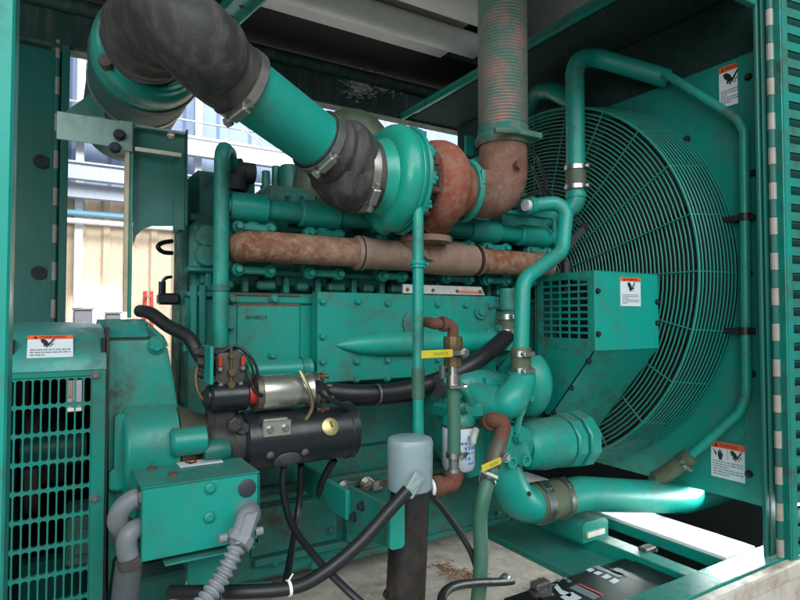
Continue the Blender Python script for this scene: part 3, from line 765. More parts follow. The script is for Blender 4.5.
# small round pipe below left cover
lp = thing('oil_tube', 'short fat green tube lying level above the starter motor', 'tube')
m = M(); z = P(275,370,1.93).z; m.cyl(V((P(246,370,1.93).x,1.93,z)), V((P(311,370,1.93).x,1.93,z)), .037, n=22, b=.004); m.build('tube_body', G, lp)
m = M(); m.lathe(V((P(300,370,1.93).x,1.93,z)), X_, [(0,.037),(0,.043),(.02,.043),(.02,.037)], 22, caps=False); m.build('collar', GB, lp)

# ---------------------------------------------------------------- exhaust manifold
em = thing('exhaust_manifold', 'rusty brown exhaust manifold running along the cylinder heads', 'exhaust manifold')
YM = 1.86; zm = P(390,255,YM).z
xm = lambda px: P(px, 255, YM).x
r0 = .052
m = M(); m.tube([V((xm(247),2.0,zm)), V((xm(247),YM,zm)), V((xm(357),YM,zm))], r0, n=28, bend=.06); m.build('left_section', R1, em)
m = M(); L = xm(474)-xm(354)
m.lathe(V((xm(354),YM,zm)), X_, [(0,r0+.004),(.012,.064),(.035,.064),(.05,r0+.006),(L*.42,r0+.004),(L*.55,r0+.012),(L*.8,r0+.016),(L*.93,.064),(L-.012,.064),(L,r0+.002)], 32)
tp = V((P(436,181,1.74).x+.0, 1.81, P(402,181,1.74).z-.195)); m.tube([V((tp.x-.03,YM,zm)), V((tp.x-.02,YM-.01,zm+.04)), tp], (.060,.082), n=28, sm=True)
c = tp-Z_*.01; m.lathe(c, Z_, [(0,.085),(.0,.098),(.022,.098),(.022,.08)], 20)
m.build('turbine_tee', rust('rust_dusty', [(.22,.14,.10),(.28,.20,.155),(.19,.115,.085),(.24,.16,.12)], 16, bmp=.3), em)
m = M(); m.lathe(V((xm(476),YM,zm)), X_, [(0,r0+.0),(.0,.063),(.012,.063),(.018,r0),(xm(548)-xm(476),r0)], 30); m.build('right_section', R1, em)
m = M(); m.torus(V((xm(358),YM,zm)), X_, .062, .004, 32, 6); m.torus(V((xm(475),YM,zm)), X_, .062, .004, 32, 6); m.build('joint_ring', DARK, em)
# port flanges and the dog-bone clamps
ups = [(238,270,227),(310,339,233),(383,402,238),(446,468,242),(486,505,248),(530,546,253)]
for i, (pa_, pb_, py) in enumerate(ups):
    Yc = 1.935; a = P(pa_, py, Yc); b = P(pb_, py, Yc); zt_ = zm+.072; zb_ = zm-.074
    m = M(); m.box(a.x-.02, b.x+.02, Yc+.02, 2.05, zb_-.005, zt_+.005, .01); m.build('port_flange', GB, em)
    for zc in (zt_, zb_):
        m = M(); m.box(a.x, b.x, Yc-.012, Yc+.012, zc-.013, zc+.013, .005)
        for q in (a.x, b.x): m.lathe(V((q,Yc+.02,zc)), V((0,-1,0)), [(0,.023),(.028,.023),(.034,.018)], 18)
        s_ = m.build('clamp_bar', GP, em)
        for q in (a.x, b.x):
            m = M(); m.lathe(V((q,Yc-.014,zc)), V((0,-1,0)), [(0,.014),(.014,.014),(.018,.010)], 6)
            m.build('bolt', GP, s_)
# ---------------------------------------------------------------- flywheel housing
fh = thing('flywheel_housing', 'green cast flywheel housing with starter pocket beside the alternator', 'housing')
Yf = 1.74
def poly(pts, Y): return [P(x, y, Y) for x, y in pts]
m = M(); m.prism(poly([(108,338),(150,339),(160,341),(168,348),(173,375),(179,412),(203,420),(203,505),(150,520),(113,560),(108,600)], Yf), V((0,.5,0))); m.build('housing_shell', G, fh, bev=.012)
m = M(); a = P(107,320,Yf+.10); zf = P(107,338,Yf).z; zk = P(130,319,Yf+.09).z
xx0 = P(107,330,Yf).x; xx1 = P(150,330,Yf).x
m.prism([V((xx0,Yf,zf)), V((xx0,Yf+.09,zk)), V((xx0,Yf+.5,zk)), V((xx0,Yf+.5,zf))], V((xx1-xx0,0,0)))
m.build('housing_shoulder', GL, fh, bev=.008)
m = M(); a = P(150,322,Yf+.06); m.prism([V((xx1,Yf+.012,zf)), V((xx1,Yf+.09,zk-.004)), V((xx1+.05,Yf+.09,zf)), V((xx1+.05,Yf+.012,zf-.02))], V((0,.0,0))+V((.0,.0,-.0001))); m.prism([V((xx1,Yf+.06,zf-.02)), V((xx1,Yf+.06,zk-.012)), V((xx1+.035,Yf+.06,zf+.01)), V((xx1+.06,Yf+.06,zf-.03))], V((0,.4,0))); m.build('shoulder_rib', G, fh)
m = M(); a = P(157,345,Yf-.01); m.hexb(a+Y_*.008, V((0,-1,0)), .020, .012); m.build('large_bolt', G, fh)
m = M(); m.box(P(106.2,400,1.705).x, P(108.6,400,1.705).x, 1.712, 1.80, -1.1, P(107,338,Yf).z+.03, .002); m.box(P(108,345,Yf).x, P(150,345,Yf).x, Yf-.003, Yf, zf-.006, zf-.001, .0005); m.build('seam_gasket', plain('brown_seam', (.055,.04,.025), .8), fh)
# starter pocket: half drum with axis along X
z = P(160,452,1.68).z
m = M(); m.lathe(V((P(123,450,1.68).x,1.76,z)), X_, [(0,.105),(.006,.118),(.016,.124),(P(178,452,1.68).x-P(123,450,1.68).x,.121)], 48); m.build('pinion_pocket', G, fh)
m = M(); m.lathe(V((P(178,452,1.70).x,1.74,z+.005)), X_, [(0,.105),(.03,.10),(.05,.085),(.09,.075)], 36); m.build('pocket_collar', plain('oily_brown_green', (.07,.075,.05), .5, 0, .4), fh)
m = M(); z2 = P(185,443,1.62).z; m.lathe(V((P(170,443,1.64).x,1.64,z2)), X_, [(0,.03),(.008,.038),(.09,.038),(.095,.03)], 24); m.box(P(170,443,1.64).x+.003, P(170,443,1.64).x+.09, 1.645, 1.7, z2-.034, z2+.034, .003); m.build('pocket_boss', G, fh)
m = M(); m.box(P(114,495,1.7).x, P(128,495,1.7).x, 1.70, 1.78, P(120,492,1.7).z, P(120,415,1.7).z, .012); m.box(P(109,495,1.7).x, P(125,495,1.7).x, 1.705, 1.78, P(120,492,1.7).z, P(120,470,1.7).z, .01); m.build('housing_pad', G, fh)

# ---------------------------------------------------------------- starter motor
stt = thing('starter_motor', 'dark navy starter motor with zinc solenoid slung on the engine flank', 'starter motor')
YS = 1.68; zs = P(295,435,YS).z; rs = .086
xs = lambda px: P(px,435,YS).x
m = M(); m.lathe(V((xs(240),YS,zs)), X_, [(0,rs*.9),(.008,rs),(xs(343)-xs(240)-.004,rs),(xs(343)-xs(240),rs+.004),(xs(349)-xs(240),rs+.004),(xs(351)-xs(240),rs*.85),(xs(352)-xs(240),rs*.5)], 48); m.build('motor_body', BLKP, stt)
m = M(); m.lathe(V((xs(206),YS+.01,zs+.002)), X_, [(0,.045),(.02,.06),(.05,.062),(.07,.078),(xs(241)-xs(206),.078)], 36)
m.box(xs(208), xs(238), YS-.02, YS+.06, zs+.02, zs+.12, .02); m.lathe(V((xs(228),YS-.06,zs+.062)), V((0,-1,0)), [(0,.022),(.018,.022),(.022,.016)], 6); m.lathe(V((xs(236),YS-.058,zs+.05)), V((0,-1,0)), [(0,.018),(.016,.018)], 6)
m.build('nose_casting', plain('greasy_casting', (.045,.042,.038), .55, .2, .4), stt)
m = M(); m.lathe(V((xs(200),YS-.04,zs-.01)), X_, [(0,.03),(.04,.036),(.07,.028)], 16); m.build('nose_plug', GH, stt)
# solenoid
YO = 1.66; zo = P(285,391,YO).z; ro = .052
xo = lambda px: P(px,391,YO).x
m = M(); m.lathe(V((xo(258),YO,zo)), X_, [(0,ro*.8),(.006,ro),(xo(292)-xo(258),ro),(xo(297)-xo(258),ro*.86),(xo(303)-xo(258),ro*.84),(xo(309)-xo(258),ro*1.0),(xo(313)-xo(258),ro*.9)], 40); m.build('solenoid', YZ, stt)
m = M(); m.lathe(V((xo(253.5),YO,zo)), X_, [(0,ro*.7),(.0,ro+.004),(xo(259)-xo(253.5),ro+.003),(xo(259)-xo(253.5),ro*.7)], 36, caps=False); m.build('solenoid_collar', plain('tarnished_collar', (.23,.21,.16), .4, .8, .4), stt)
m = M(); m.lathe(V((xo(312),YO,zo)), X_, [(0,ro*.98),(.006,ro*1.05),(.010,ro*1.05),(.016,ro*.8),(.03,ro*.7)], 36)
m.build('solenoid_end', plain('tarnished_zinc', (.23,.21,.16), .4, .8, .4), stt)
m = M(); m.lathe(V((xo(247),YO,zo-.0)), X_, [(0,.03),(.0,.034),(xo(258)-xo(247),.034)], 28); m.build('red_collar', REDP, stt)
m = M(); m.lathe(V((xo(209),YO,zo-.004)), X_, [(0,.036),(.006,.043),(xo(247)-xo(209)-.006,.043),(xo(247)-xo(209),.036)], 32); m.lathe(V((xo(203),YO,zo-.004)), X_, [(0,.02),(.01,.032),(.03,.032)], 24); m.build('relay_body', BLKP, stt)
m = M(); a = P(259,416,YS-.05); b = P(287,430,YS-.05); zt = P(272,415,YS-.06).z
m.box(a.x, b.x, YS-rs-.004, YS-rs+.012, zt-.058, zt-.012, .003); m.box(a.x+.006, b.x-.006, YS-rs+.012, YS-.02, zt-.018, zt-.008, .002)
br = m.build('solenoid_bracket', YZ, stt)
bolts(br, [V((a.x+.02, YS-rs-.004, zt-.036)), V((b.x-.02, YS-rs-.004, zt-.036))], r=.009, mat=STEEL)
m = M(); a = P(331,427,YS-rs); q = V((a.x, YS-.004, a.z)); ang_ = math.asin(min(.9,(a.z-zs)/rs)); nn = V((0,-math.cos(ang_),math.sin(ang_))); c = V((a.x,YS,zs))+nn*(rs-.001)
m.lathe(c, nn, [(0,.027),(.003,.027),(.004,.025)], 28); m.obox(c+nn*.004+V((0,0,-.008)), V((.5,0,.86)), nn, V((.86,0,-.5)), .013, .001, .002, .0005, 1); m.obox(c+nn*.004+X_*.004, V((-.2,0,.98)), nn, V((.98,0,.2)), .018, .001, .0015, .0005, 1); m.build('gold_disc', [plain('gold_foil', (.42,.36,.16), .3, .6, .2), BRASS], stt)
def on_drum(px, py):
    a = P(px, py, YS-rs*.9); s_ = max(-.98, min(.98, (a.z-zs)/rs)); an = math.asin(s_); nn = V((0,-math.cos(an), math.sin(an))); return V((a.x,YS,zs))+nn*rs, nn
for (px, py) in ((270,455),(305,452)):
    c, nn = on_drum(px, py); m = M(); m.lathe(c, nn, [(-.002,.011),(.002,.011),(.004,.006),(.005,.002)], 16); m.build('body_screw', GALV, stt)
c, nn = on_drum(289, 461); m = M(); m.lathe(c, nn, [(-.004,.030),(.002,.030),(.003,.028)], 30); 
for i_, q in enumerate(m.v): m.v[i_] = c + (q-c) + X_*((q-c).x*.35)
m.build('maker_plate', plain('dull_plate', (.11,.13,.14), .35, .4, .3), stt)
m = M()
for (px, py, l) in ((317,386,.03),(319,398,.035),(318,376,.02),(314,409,.02)):
    a = P(px, py, YO); m.cyl(V((xo(314),YO-.02,a.z)), V((xo(314)+l+.02,YO-.02,a.z)), .007, n=8); m.lathe(V((xo(314)+.012,YO-.02,a.z)), X_, [(0,.013),(.01,.013)], 6)
m.build('terminal', BRASS, stt)
m = M(); a = P(356,411,YS-.02); m.cyl(V((xs(343),YS-.02,a.z-.01)), V((xs(343)+.045,YS-.02,a.z-.012)), .008, n=8); m.lathe(V((xs(343)+.016,YS-.02,a.z-.01)), X_, [(0,.015),(.012,.015)], 6); m.build('end_terminal', R4, stt)
m = M(); m.tube([P(300,371,1.62), P(304,378,1.61), P(310,392,1.60), P(312,408,1.61), P(305,421,1.62)], .006, n=8, sm=True); m.build('clamp_strap', plain('gold_zinc', (.35,.30,.16), .35, .8, .3), stt)
cb = thing('starter_lead', 'black rubber lead looping from solenoid terminal to the starter end', 'cable')
m = M(); m.tube([P(318,384,1.63), P(322,390,1.58), P(330,399,1.57), P(342,405,1.60), P(351,411,1.64)], .0085, n=10, sm=True); m.lathe(P(322,389,1.6), unit(P(330,399,1.57)-P(318,384,1.63)), [(-.03,.012),(0,.019),(.03,.014)], 14); m.build('cable_run', BLK, cb)
# magnetic switch above the starter
ms = thing('magnetic_switch', 'small square contactor with copper studs and red sleeves above the starter', 'switch')
Yw = 1.64; a = P(216,353,Yw); b = P(245,383,Yw)
m = M(); cx, cz = (a.x+b.x)/2, (a.z+b.z)/2; hw_, hh_ = (b.x-a.x)/2, (a.z-b.z)/2
m.prism([V((x, Yw, z)) for x, z in rpoly(cx-hw_, cx+hw_, cz-hh_, cz+hh_, .018)], V((0,.014,0))); m.cyl(V((cx,Yw+.014,cz)), V((cx,Yw+.10,cz)), hw_*.9, n=24)
m.build('switch_body', plain('brown_plate', (.085,.07,.06), .5, .3, .4), ms, bev=.003)
m = M(); m.cyl(V((cx,Yw,cz-.01)), V((cx,Yw-.018,cz-.01)), .010, n=16); m.cyl(V((cx,Yw,cz+.035)), V((cx,Yw-.014,cz+.035)), .008, n=6); m.cyl(V((cx,Yw,cz-.045)), V((cx,Yw-.014,cz-.045)), .010, n=12); m.box(cx-.004, cx+.004, Yw-.008, Yw, cz-.10, cz+.06, .002); m.build('stud_bar', BRASS, ms)
for k in (-1, 1):
    m = M(); c = V((cx+k*.032, Yw-.012, cz+.008)); m.cyl(c, c+V((0,0,.026)), .0058, n=10, mi=0); m.lathe(c+V((0,.01,-.008)), V((0,-1,0)), [(0,.009),(.010,.009),(.013,.006)], 6, mi=1); m.build('stud', [REDP, STEEL], ms)
    m = M(); m.lathe(V((cx+k*.028, Yw, cz-.045)), V((0,-1,0)), [(0,.007),(.006,.006)], 8); m.build('screw', STEEL, ms)
m = M(); a = P(205,345,1.68); b = P(208.5,382,1.68); m.box(a.x-.003, a.x+.006, 1.60, 1.76, b.z, a.z, .002); m.box(a.x-.045, a.x-.003, 1.745, 1.76, a.z-.02, a.z, .002); m.build('mount_plate', GC, ms)
m = M()
for (px, py, r) in ((198,362,.016),(195,352,.012),(201,371,.012),(211,352,.008),(212,363,.009),(196,374,.009)):
    c = P(px, py, 1.69); m.cyl(c, c+V((.045,-.015,0)), r, n=10); m.lathe(c+V((.01,-.003,0)), X_, [(0,r*1.5),(.012,r*1.5)], 6)
m.build('relay_terminals', plain('dirty_terminal', (.06,.06,.055), .5, .5, .5), ms)
for nm, pts, r, mt, lb in (('copper_tube', [(198,366,1.69),(196,378,1.68),(199,393,1.67),(207,403,1.66)], .006, BRASS, 'thin bent copper-coloured tube left of the black relay cylinder'),
    ('control_wire', [(222,352,1.65),(236,346,1.64),(249,355,1.62),(257,370,1.62),(256,388,1.63)], .0042, BLK, 'black control wire arching over the contactor, outermost loop'),
    ('control_wire', [(226,353,1.66),(240,348,1.65),(249,360,1.63),(253,374,1.63),(249,386,1.64)], .0042, BLK, 'black control wire arching over the contactor, inner loop'),
    ('control_wire', [(244,366,1.65),(250,378,1.63),(253,388,1.63),(262,396,1.60)], .006, BLK, 'short black wire dropping from contactor right edge to solenoid')):
    m = M(); m.tube([P(*q) for q in pts], r, n=8, sm=True); m.build(nm, mt, label=lb, cat='wire' if 'wire' in nm else 'tube', group='wires of the starter' if 'wire' in nm else None)
# ================================================================ TURBOCHARGER
tc = thing('turbocharger', 'big turbocharger with green compressor housing and rusty red turbine housing', 'turbocharger')
YT = 1.74; zt = P(402,181,YT).z
xt = lambda px: P(px,181,YT).x
X0 = xt(395); c0 = V((X0,YT,zt))
def volute(m, c, r0, rmax, w0, w1, n=48, k=14, ph=0, grow=.16):
    """snail: torus whose tube grows with angle"""
    vs = []; fs = []
    for i in range(n):
        an = 2*math.pi*i/n+ph; g = 1-grow*(i/n); d = V((0, math.cos(an), math.sin(an)))
        rt = (rmax-r0)/2*g; cc = c + d*(r0+rt*.9)
        for j in range(k):
            b = 2*math.pi*j/k; vs.append(cc + d*(rt*math.cos(b)) + X_*((w0 if math.sin(b) < 0 else w1)*g*math.sin(b)))
    for i in range(n):
        for j in range(k): fs.append([i*k+j, ((i+1)%n)*k+j, ((i+1)%n)*k+(j+1)%k, i*k+(j+1)%k])
    m.add(vs, fs)
m = M(); volute(m, c0-X_*.01, .085, .205, .058, .040, ph=-1.3, grow=.12)
m.lathe(c0, X_, [(-.13,.108),(-.13,.124),(-.085,.126),(-.06,.14),(-.035,.16),(.01,.185),(.025,.18),(.03,.12),(.03,.05)], 48)
m.tube([c0+V((.0,.05,.13)), c0+V((.0,.25,.15)), c0+V((-.12,.42,.12))], .062, n=20, bend=.1)
m.build('compressor_housing', paint('green_turbo_paint', (.004,.31,.225), .55, rough=.28, dust=.12, bmp=.3), tc)
m = M()
for a in range(3): 
    an = R_(20+a*9); 
m.torus(c0+X_*-.058, X_, .135, .004, 40, 6)
m.build('casting_ridge', GB, tc)
m = M(); m.lathe(c0+X_*.024, X_, [(0,.10),(0,.188),(.010,.192),(.018,.186),(.018,.10)], 48); m.build('clamp_ring', G, tc)
for i in range(12):
    an = R_(i*30+8); d = V((0,math.cos(an),math.sin(an)))
    m = M(); m.obox(c0+X_*.040+d*.178, X_, d, X_.cross(d), .011, .012, .022, .004); m.cyl(c0+X_*.03+d*.184, c0+X_*.056+d*.184, .008, n=8); m.build('clamp_lug', G, tc)
m = M(); m.lathe(c0+X_*.035, X_, [(0,.165),(.02,.15),(.05,.12),(.09,.13),(.13,.14)], 40); m.build('bearing_housing', DARK, tc)
X1 = xt(436); c1 = V((X1,YT,zt-.005))
for i in range(8):
    an = R_(i*45+20); d = V((0,math.cos(an),math.sin(an))); m = M(); m.cyl(c1-X_*.10+d*.125, c1-X_*.065+d*.125, .012, n=6); m.build('housing_bolt', R4, tc)
m = M(); volute(m, c1, .07, .186, .082, .075, ph=-1.6, grow=.14)
m.lathe(c1, X_, [(-.07,.14),(-.066,.148),(-.04,.15),(.03,.15),(.07,.12),(.10,.105),(.125,.10)], 44)
m.tube([c1+V((.0,.03,-.10)), c1+V((.0,.05,-.15)), c1+V((.0,.07,-.18))], .055, n=20)
m.build('turbine_housing', R2, tc)
m = M(); m.lathe(c1+X_*.118, X_, [(0,.10),(0,.116),(.008,.12),(.02,.12),(.026,.113),(.026,.10)], 40); q = c1+X_*.13+V((0,-.113,.03)); m.obox(q, Z_, X_, Y_, .028, .008, .010, .003); m.build('outlet_band', GP, tc)
# exhaust elbow and bellows
ex = thing('exhaust_pipe', 'exhaust riser with heat stained elbow and ribbed bellows going up to the roof', 'exhaust pipe')
xe = V((X1+.13,YT,zt-.005)); Ye = YT; ze = P(503,140,Ye)
pe = [xe, V((ze.x,Ye,zt-.005)), V((ze.x,Ye,ze.z))]
m = M(); m.tube(pe, (.094,.096), n=36, bend=.13); m.build('elbow', R3, ex)
m = M(); q = P(514,166,Ye-.085); m.cyl(q+Y_*.03, q-Y_*.03, .013, n=8); m.cyl(q-Y_*.02, q-Y_*.035, .02, n=6); m.build('sensor_plug', R4, ex)
m = M(); pz0 = V((ze.x,Ye,ze.z)); m.lathe(pz0-Z_*.03, Z_, [(0,.096),(0,.104),(.02,.114),(.030,.114),(.042,.102),(.075,.101)], 40); m.obox(pz0+V((.02,-.118,-.004)), X_, Y_, Z_, .07, .012, .012, .003); m.cyl(pz0+V((-.03,-.125,-.004)), pz0+V((-.13,-.10,-.012)), .012, n=8)
m.build('v_band', rust('band_green_rust', [(.03,.12,.09),(.01,.19,.14),(.2,.12,.1),(.05,.1,.08)], 14, bmp=.1), ex)
m = M(); b0 = pz0+Z_*.045; pitch = .0131; rb = .0985
m.tube([b0, V((ze.x,Ye,1.78))], rb, n=40, step=pitch/6, rf=lambda s, L: rb - .0045 + .0055*math.cos(2*math.pi*s/pitch)); m.build('bellows', BELL, ex, ang=80)
# ---------------------------------------------------------------- air intake
ai = thing('intake_pipe', 'fat green intake tube with black rubber elbows running from air cleaner to turbocharger', 'intake pipe')
inlet = c0 - X_*.12
path = [P(147,46,1.98), P(149,36,1.72), P(163,20,1.52), P(196,40,1.47), P(237,81,1.56), P(321,144,1.68), P(347,163,1.73), inlet - X_*.09, inlet + X_*.0]
def rad_at(px, Y, p): return px*mp(p)
pA = path[4]; pB = path[5]
m = M(); d = unit(pB-pA); m.tube([pA - d*.04, pB + d*.04], (.0885*1.0,.0905), n=44); m.build('steel_tube', GC, ai)
# rubber elbow to air cleaner
pts = smooth_path([path[0], path[1], path[2], path[3], pA - d*.06, pA + d*.035], 12)
m = M()
def rfe(s, L):
    t_ = s/L; base = .125*(1-t_)+.097*t_
    for c_, a_, w_ in ((.30,.007,.02),(.42,.009,.03),(.55,.006,.02),(.66,-.006,.05),(.80,.004,.03)): base += a_*math.exp(-((t_-c_)/w_)**2)
    return base
m.tube(pts, .1, n=56, step=.008, rf=rfe)
# soft wrinkles running obliquely round the boot
for q in range(len(m.v)):
    p = m.v[q]; n1 = math.sin(p.x*38+p.z*55+2*math.sin(p.y*14))*math.sin(p.z*17-p.x*13+1.0); m.v[q] = p + unit(p-V(pts[min(range(0,len(pts)), key=lambda i: (pts[i]-p).length)]))*.0035*n1
m.build('rubber_elbow', BOOT, ai, ang=80)
# lower boot
e_in = inlet + X_*.02
pts = smooth_path([pB - d*.03, pB + d*.03, P(347,160,1.72), inlet - X_*.07, e_in], 12)
m = M()
def rfb(s, L):
    t_ = s/L; base = .096+.030*min(1, max(0, (t_-.1)/.5))
    for c_, a_, w_ in ((.24,.010,.05),(.42,.010,.05),(.33,-.006,.03)): base += a_*math.exp(-((t_-c_)/w_)**2)
    return base
m.tube(pts, .1, n=52, step=.008, rf=rfb); m.build('rubber_boot', BOOT, ai, ang=80)
BAND = plain('band_steel', (.50,.49,.45), .34, .9, .35)
def bigband(c, ax, r, scr):
    m = M(); ax = unit(ax); m.lathe(c-ax*.014, ax, [(0,r),(0,r+.005),(.028,r+.005),(.028,r)], 52, caps=False)
    s_ = unit(scr - ax*scr.dot(ax)); t_ = ax.cross(s_); q = c+s_*(r+.012); m.obox(q, t_, ax, s_, .03, .014, .012, .004); m.cyl(q-t_*.045, q+t_*.045, .009, n=8); m.lathe(q+t_*.04, t_, [(0,.015),(.014,.015)], 6)
    return m.build('hose_band', BAND, ai)
bigband(pA+d*.012, d, .0985, V((-.4,-.6,-1))); bigband(pB-d*.012, d, .099, V((.0,-.8,-1))); bigband(inlet - X_*.02, X_, .127, V((0,-1,-.9)))
# air cleaner
ac = thing('air_cleaner', 'drum shaped green air cleaner lying on its bracket above the alternator', 'air cleaner')
cA = P(152,48,1.98); RA = 54*mp(cA)
m = M(); m.lathe(cA, Y_, [(0,.11),(-.012,.12),(-.012,RA*.74),(-.03,RA*.78),(-.03,RA*.84),(-.018,RA*.87),(-.018,RA*.92),(.0,RA*.985),(.03,RA),(.10,RA)], 60); m.build('end_cover', G, ac)
m = M(); m.lathe(cA+Y_*.095, Y_, [(0,RA*1.01),(0,RA*1.03),(.03,RA*1.03),(.03,RA*.98),(.75,RA*.98),(.8,RA*.8)], 60); m.build('drum', paint('drum_paint', (.002,.075,.062), .6, rough=.6, dust=.12, bmp=.1), ac)
m = M(); m.lathe(cA+Y_*.30, Y_, [(0,RA*.985),(0,RA*1.0),(.03,RA*1.0),(.03,RA*.985)], 60, caps=False); m.build('strap', GALV, ac)

m = M(); a = P(107,62,1.96); m.lathe(a, V((-.3,-1,0)), [(-.02,.024),(.01,.024),(.02,.02)], 16); m.build('wing_nut', plain('old_knob', (.07,.05,.045), .6), ac)
m = M(); m.prism([P(x,y,2.3) for x,y in ((66,111),(105,117),(100,88),(94,91))], V((0,.04,0))); m.build('support_saddle', GH, ac)
# bracket
br = thing('air_cleaner_stand', 'green folded steel stand with painted-in pale glare and post carrying the air cleaner', 'stand')
Yk = 1.93; a = P(57,113,Yk); b = P(132,123,Yk); zt_ = P(95,117,Yk).z; zb_ = P(95,144,Yk).z
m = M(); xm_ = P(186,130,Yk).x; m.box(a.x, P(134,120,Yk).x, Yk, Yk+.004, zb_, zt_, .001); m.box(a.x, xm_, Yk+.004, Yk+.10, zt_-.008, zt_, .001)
m.build('front_plate', GGLARE, br)
xp = P(122,120,Yk-.01).x; xq = P(133,120,Yk-.01).x
m = M(); m.box(xp-.005, xq, Yk-.012, Yk-.002, P(128,152,Yk).z, zt_+.0, .002); m.build('corner_gusset', GGLARE, br)
bolts(br, [P(119.5,135,Yk-.013), P(115,148,Yk-.013)], r=.014, mat=LK)
YTAN = paint('tan_post_paint', (.50,.42,.27), .4, dust=.3, rough=.5)
m = M(); m.box(P(124.5,200,Yk).x, P(129,200,Yk).x, Yk-.004, Yk+.02, P(127,312,Yk).z, P(127,150,Yk).z, .001); m.build('post', YTAN, br)
m = M(); m.box(P(129,200,Yk).x+.0005, P(133,200,Yk).x, Yk, Yk+.02, P(127,318,Yk).z, P(127,150,Yk).z, .001); m.build('post_edge', GD, br)
Yj = 1.955; zt2_ = P(160,131,Yj).z
pl = [(133,127),(179,134),(179,226),(152,226),(143,229),(136,236),(133,246)]
m = M(); m.prism([P(x,y,Yj) for x, y in pl], V((0,.006,0))); m.build('side_panel', GH, br)
q = P(187,130,Yj); e_ = P(181,130,Yj)
m = M(); m.box(q.x-.004, q.x, Yj-.02, Yj+.22, P(187,226,Yj).z, P(187,131,Yj).z, .001); m.box(e_.x-.02, q.x-.004, Yj-.004, Yj+.0, P(180,230,Yj).z, P(180,133,Yj).z, .001); m.build('side_flange', GH, br)
m = M(); m.box(P(134,150,Yj).x, P(180,150,Yj).x, Yj-.03, Yj-.022, P(160,154,Yj-.03).z, P(160,150,Yj-.03).z, .001); m.build('cross_strip', CREAM, br)
bolts(br, [P(171,135,Yj-.003)], r=.01, mat=CREAM)

# ================================================================ GREEN PIPES
def pipe(name, label, pts, r, bend, mat=GP, n=20, sm=False, cat='pipe', group=None, extra=None, part='pipe_run'):
    t = thing(name, label, cat, group); m = M(); m.tube(pts, r, n=n, bend=bend, sm=sm); m.build(part, mat, t)
    return t
def hose(parent, a, b, r, mat=OLIVE, fr=(.18,.85), cr=None, scr=None):
    m = M(); d = b-a; L = d.length; u = unit(d); m.lathe(a, u, [(0,r*.94),(.004,r),(L*.12,r*1.02),(L*.3,r),(L*.7,r),(L*.88,r*1.02),(L-.004,r),(L,r*.94)], 28)
    for f in fr: clamp(m, a.lerp(b,f), u, r*1.0+.001, .022, 1, scr)
    m.build('rubber_sleeve', [mat, STEEL], parent)
# vertical vent pipe left
Y1 = 1.90; a = P(222,150,Y1)
r = 7.6*mp(a); t = pipe('water_pipe', 'tall green vertical pipe with hooked top at the left end of the engine', [V((a.x+.09,Y1+.22,a.z-.02)), V((a.x+.05,Y1+.10,a.z+.02)), V((a.x,Y1,a.z+.01)), V((a.x,Y1,P(222,347,Y1).z))], r, .05, group='upright green pipes on the engine')
m = M(); m.lathe(V((a.x,Y1,P(222,291,Y1).z)), Z_, [(0,r),(0,r+.004),(.02,r+.004),(.02,r)], 20, caps=False); m.build('pipe_band', GB, t)
m = M(); a_ = V((a.x+.08,Y1+.18,a.z-.02)); m.lathe(a_-X_*.0, X_, [(0,.03),(.02,.05),(.03,.052),(.035,.04),(.08,.04)], 12); m.lathe(a_+V((.01,0,-.07)), Z_, [(0,.04),(.05,.045),(.06,.03)], 12); m.build('elbow_fitting', DARK, t)
# turbo oil drain
Y2 = 1.62; a = P(418,205,Y2); r = 5.6*mp(a)
t = pipe('oil_drain_pipe', 'slim green vertical pipe dropping from the turbocharger past the exhaust manifold', [V((a.x,Y2+.12,a.z+.12)), V((a.x,Y2,a.z+.03)), V((a.x,Y2,P(418,478,Y2).z))], r, .06, group='upright green pipes on the engine')
m = M(); z = P(418,264,Y2).z; m.lathe(V((a.x,Y2,z-.012)), Z_, [(0,r),(0,r+.007),(.024,r+.007),(.024,r)], 20, caps=False); m.torus(V((a.x,Y2,z)), Z_, r+.008, .003, 24, 6); m.cyl(V((a.x+r,Y2,z)), V((a.x+r+.018,Y2,z)), .009, n=8); m.build('pipe_band', GP, t)
m = M(); m.lathe(V((a.x,Y2,P(418,398,Y2).z)), Z_, [(0,r),(0,r+.003),(.10,r+.003),(.10,r)], 20, caps=False); m.build('lower_sleeve', GHOSE, t)
# top coolant pipe to radiator
Y3 = 1.95; a = P(575,100,Y3); r = 9.2*mp(a)
e = PX(668,79,2.585); 
t = pipe('coolant_pipe', 'thick green coolant pipe arching over from the radiator top down to the engine', [e, P(592,56,Y3), V((a.x,Y3,P(575,62,Y3).z)), V((a.x,Y3,P(575,168,Y3).z))], r, .11, group='thick green coolant pipes')
e0 = V((a.x,Y3,P(575,165,Y3).z)); e1 = V((a.x,Y3,P(575,191,Y3).z)); hose(t, e0, e1, r+.004, fr=(.12,.86), scr=V((.55,-1,0)))
m = M(); p2 = V((a.x,Y3,P(575,207,Y3).z)); m.tube([e1+Z_*.02, p2, p2+V((-.10,.12,-.05)), p2+V((-.22,.2,-.06))], r, n=22, bend=.08); m.lathe(e1-Z_*.035, Z_, [(0,r),(0,r+.004),(.012,r+.006),(.024,r+.004),(.024,r)], 24, caps=False); m.build('lower_bend', GP, t)
t = pipe('coolant_pipe', 'second coolant pipe half hidden behind the bellows and the arching pipe', [P(575,103,2.15), P(552,90,2.35), P(536,92,2.55), P(524,118,2.60), P(522,175,2.60)], 8.5*mp(P(545,93,2.4)), .12, group='thick green coolant pipes')
hose(t, P(520,178,2.6), P(518,200,2.6), .055)
